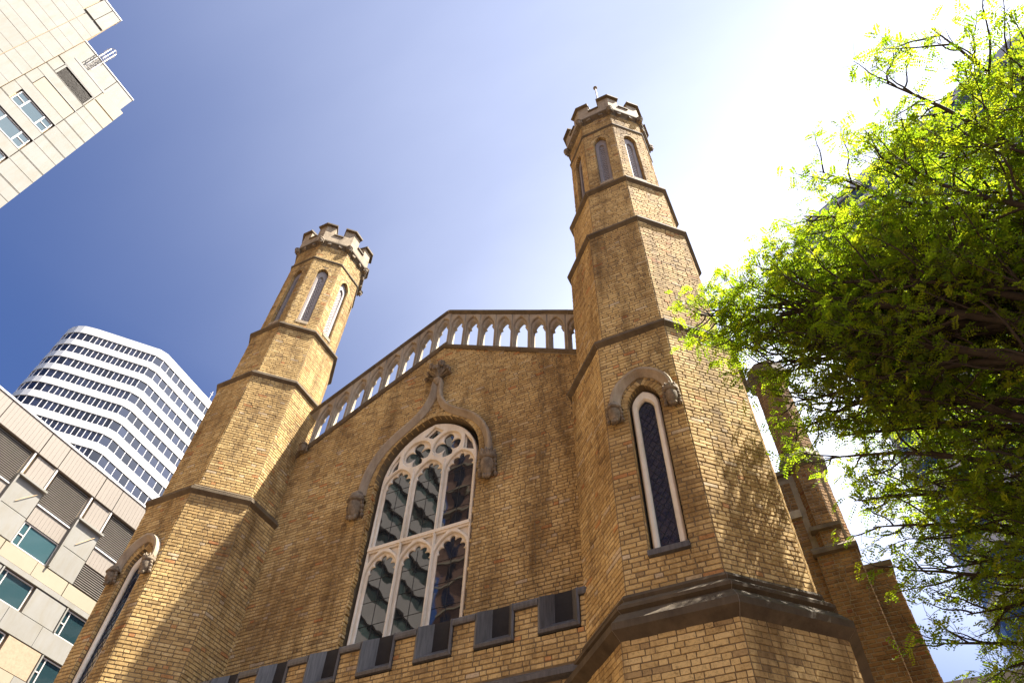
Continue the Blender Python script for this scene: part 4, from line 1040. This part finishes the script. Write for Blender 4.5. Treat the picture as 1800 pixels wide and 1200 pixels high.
# ================================================================== TREE (honey locust)
tree = empty('locust_tree', (14.5, -3.5, 0), 'leafy green locust tree with fine feathery leaves and dark branches at right', 'tree')
TB = Vector((14.5, -3.5, 0))
targets = [(7.39,-2.60,11.50),(8.80,-2.75,11.95),(10.01,-3.71,12.65),(11.05,-4.91,12.46),(11.67,-5.54,11.98),(11.94,-5.24,10.53),(8.02,-2.10,10.44),
 (8.15,-0.90,9.94),(8.67,-0.12,8.94),(8.86,0.04,7.76),(8.90,0.52,6.88),(10.70,-1.76,12.40),(12.02,-2.74,12.69),(9.65,-0.58,11.60),(10.40,0.49,10.27),(10.25,0.69,8.27),(12.02,-1.18,11.45),(9.11,-1.51,12.50),
 (16.6,-1.5,8.6),(17.2,-4.0,8.2),(15.5,-6.3,8.6),(15.2,0.4,8.2),(12.8,1.6,8.6),(13.6,-3.4,12.4),(7.6,-2.5,11.3),(8.4,-2.3,11.1),(8.7,-2.2,11.6),(8.9,-3.0,10.9),(9.3,-2.2,11.6),(10.2,-2.9,11.6),(11.2,-3.6,11.2),(11.4,-4.4,11.6),(12.3,-4.6,11.8),(9.0,-1.3,9.2),(10.0,0.2,7.2),(9.7,-1.0,12.6),(11.4,-0.8,12.6),(10.5,3.0,12.5),(11.2,2.4,13.4),(10.0,3.6,11.2),(11.8,3.8,12.3),(9.6,2.6,12.4),(10.6,-4.2,11.5),(9.5,-3.4,12.0),(9.3,0.9,6.2),(10.6,1.2,6.4),(11.6,0.9,6.9),(10.6,-3.3,9.4),
 (9.87,-2.93,11.56),(8.95,-1.77,10.76),(10.18,-1.60,11.06),(11.40,-3.82,12.36),(9.18,-0.18,8.94),(9.37,-0.09,6.85),(8.96,-2.59,11.82),(11.75,-2.94,10.99),(8.27,-2.37,11.20),(9.07,-1.10,9.63),(9.41,0.06,7.62),(8.8,-0.9,12.0),(8.55,-1.15,11.3),(9.0,-0.6,12.8),(8.1,-2.0,10.7),(8.35,-1.2,10.2),(8.5,-0.6,9.5),(8.25,-1.6,9.9),(7.7,-2.35,11.2),(7.45,-2.5,11.6),(8.75,-0.3,8.3)]
wood = MB(); twigs = MB()
tr_pts = [TB, TB+Vector((-0.05,0.05,1.6)), TB+Vector((-0.18,0.10,3.2)), TB+Vector((-0.35,0.22,4.8)), TB+Vector((-0.5,0.3,6.4)), TB+Vector((-0.4,0.25,8.2)), TB+Vector((-0.1,0.1,10.2))]
tk = MB(); tk.tube(tr_pts, [0.27,0.22,0.20,0.18,0.15,0.11,0.06], 12); trunk = tk.build('trunk', 'bark', tree, smooth=True)
leaf_pos = []; leaf_dir = []
rt_ = random.Random(11)
def rv(): return Vector((rt_.gauss(0,1), rt_.gauss(0,1), rt_.gauss(0,1))).normalized()
def curve_pts(a, b, n, bend, wob):
    d = b-a; L = d.length; pts = []; w1, w2 = rv(), rv()
    for i in range(n+1):
        t = i/n
        p = a.lerp(b, t) + Vector((0, 0, bend*L*math.sin(t*math.pi)))
        p += (w1*math.sin(t*5.1+1)*wob + w2*math.sin(t*9.3)*wob*0.5)*L*min(1, 4*t*(1-t)+0.15*t)
        pts.append(p)
    return pts
def add_leaves(pts):
    for a, b in zip(pts[:-1], pts[1:]):
        n = 1 if rt_.random() < (b-a).length/0.225 else 0; d = (b-a).normalized()
        for i in range(n):
            o = (rv()*Vector((1, 1, 0.55)) + Vector((0, 0, -0.08)) + d*0.5); o = (o - d*o.dot(d)*0.4).normalized()
            leaf_pos.append(tuple(a.lerp(b, rt_.random()))); leaf_dir.append(tuple(o))
TRK = [(p.z, p) for p in tr_pts]
def trunk_at(z):
    for i in range(len(tr_pts)-1):
        if tr_pts[i+1].z >= z: return tr_pts[i].lerp(tr_pts[i+1], (z-tr_pts[i].z)/(tr_pts[i+1].z-tr_pts[i].z))
    return tr_pts[-1]
for ti, T in enumerate(targets):
    T = Vector(T); h = min(9.6, max(3.0, T.z*0.52 + rt_.uniform(-0.6, 0.6) - 0.05*(T-TB).xy.length))
    st = trunk_at(h); L = (T-st).length
    limb = curve_pts(st, T, 14, 0.06, 0.055)
    r0 = 0.028+0.0075*L
    wood.tube(limb, [r0*(1-t/14)**0.8+0.008 for t in range(15)], 7)
    ns = int(L/0.34)
    for s_ in range(ns):
        f = 0.46 + 0.54*(s_+rt_.random()*0.6)/ns; f = min(f, 0.99); x = f*14; i = int(x); p = limb[i].lerp(limb[min(i+1, 14)], x-i)
        d = (limb[min(i+1, 14)]-limb[max(i-1, 0)]).normalized()
        o = rv(); o = (o - d*o.dot(d)); o.normalize(); o.z *= 0.4
        ln = (0.40+1.25*math.sin(min(1, 1.15*(1-f)+0.10)*math.pi*0.62))*rt_.uniform(0.65, 1.15)
        e = p + (d*0.75 + o*0.85 + Vector((0,0,0.10))).normalized()*ln
        br = curve_pts(p, e, 7, -0.03, 0.06); rb = 0.008+0.007*ln
        wood.tube(br, [rb*(1-t/7)**0.9+0.003 for t in range(8)], 5)
        nt_ = max(3, int(ln/0.13))
        for q_ in range(nt_):
            g = 0.35+0.65*(q_+rt_.random())/nt_; g = min(g, 0.98); y = g*7; j = int(y); pp = br[j].lerp(br[min(j+1, 7)], y-j)
            dd = (br[min(j+1, 7)]-br[max(j-1, 0)]).normalized(); oo = rv(); oo = (oo-dd*oo.dot(dd)).normalized()
            l2 = rt_.uniform(0.16, 0.42); ee = pp + (dd*0.7+oo*0.8+Vector((0,0,0.05))).normalized()*l2
            tw = curve_pts(pp, ee, 3, -0.04, 0.08); twigs.tube(tw, [0.0042, 0.0036, 0.003, 0.002], 3); add_leaves(tw)
        add_leaves(br[4:])
wood.build('branches', 'bark', tree, smooth=True); b = twigs.build('twigs', 'bark', tree, recalc=False); b['kind'] = 'stuff'
# compound leaves: rachis with pairs of leaflets
LP = np.array(leaf_pos); LD = np.array(leaf_dir); n = len(LP); NPAIR = 8
Lr = rng.uniform(0.16, 0.30, n)
upv = np.tile(np.array([0., 0., 1.]), (n, 1)) + rng.normal(0, 0.38, (n, 3))
sv = np.cross(LD, upv); sv /= np.linalg.norm(sv, axis=1, keepdims=True)+1e-9
nv = np.cross(sv, LD)
V = np.empty((n, NPAIR*2, 4, 3), np.float32)
for j in range(NPAIR):
    t = (j+0.8)/NPAIR
    base = LP + LD*(Lr*t)[:, None] + np.array([0, 0, -1.0])*(Lr*t*t*0.35)[:, None]
    ll = (0.058*(1-0.45*abs(t-0.5)*1.4))*(0.8+0.4*rng.random(n)); wd = ll*0.27
    for k_, sg in enumerate((-1, 1)):
        dirl = sv*sg*0.86 + LD*0.42 + nv*rng.normal(0.08, 0.25, (n, 1)); dirl /= np.linalg.norm(dirl, axis=1, keepdims=True)
        wv = np.cross(dirl, nv + rng.normal(0, 0.25, (n, 3))); wv /= np.linalg.norm(wv, axis=1, keepdims=True)+1e-9
        mid = base + dirl*(ll*0.5)[:, None]
        V[:, j*2+k_, 0] = base; V[:, j*2+k_, 1] = mid + wv*wd[:, None]; V[:, j*2+k_, 2] = base + dirl*ll[:, None]; V[:, j*2+k_, 3] = mid - wv*wd[:, None]
nf = n*NPAIR*2
me = bpy.data.meshes.new('crown'); me.vertices.add(nf*4); me.vertices.foreach_set('co', V.reshape(-1))
me.loops.add(nf*4); me.loops.foreach_set('vertex_index', np.arange(nf*4, dtype=np.int32))
me.polygons.add(nf); me.polygons.foreach_set('loop_start', np.arange(0, nf*4, 4, dtype=np.int32)); me.polygons.foreach_set('loop_total', np.full(nf, 4, np.int32))
me.update(calc_edges=True)
a = me.attributes.new('tint', 'FLOAT', 'FACE'); a.data.foreach_set('value', np.repeat(np.clip(rng.normal(0.5, 0.25, n), 0, 1), NPAIR*2).astype(np.float32))
cr = link('crown', me, 'leaf', tree); cr['kind'] = 'stuff'
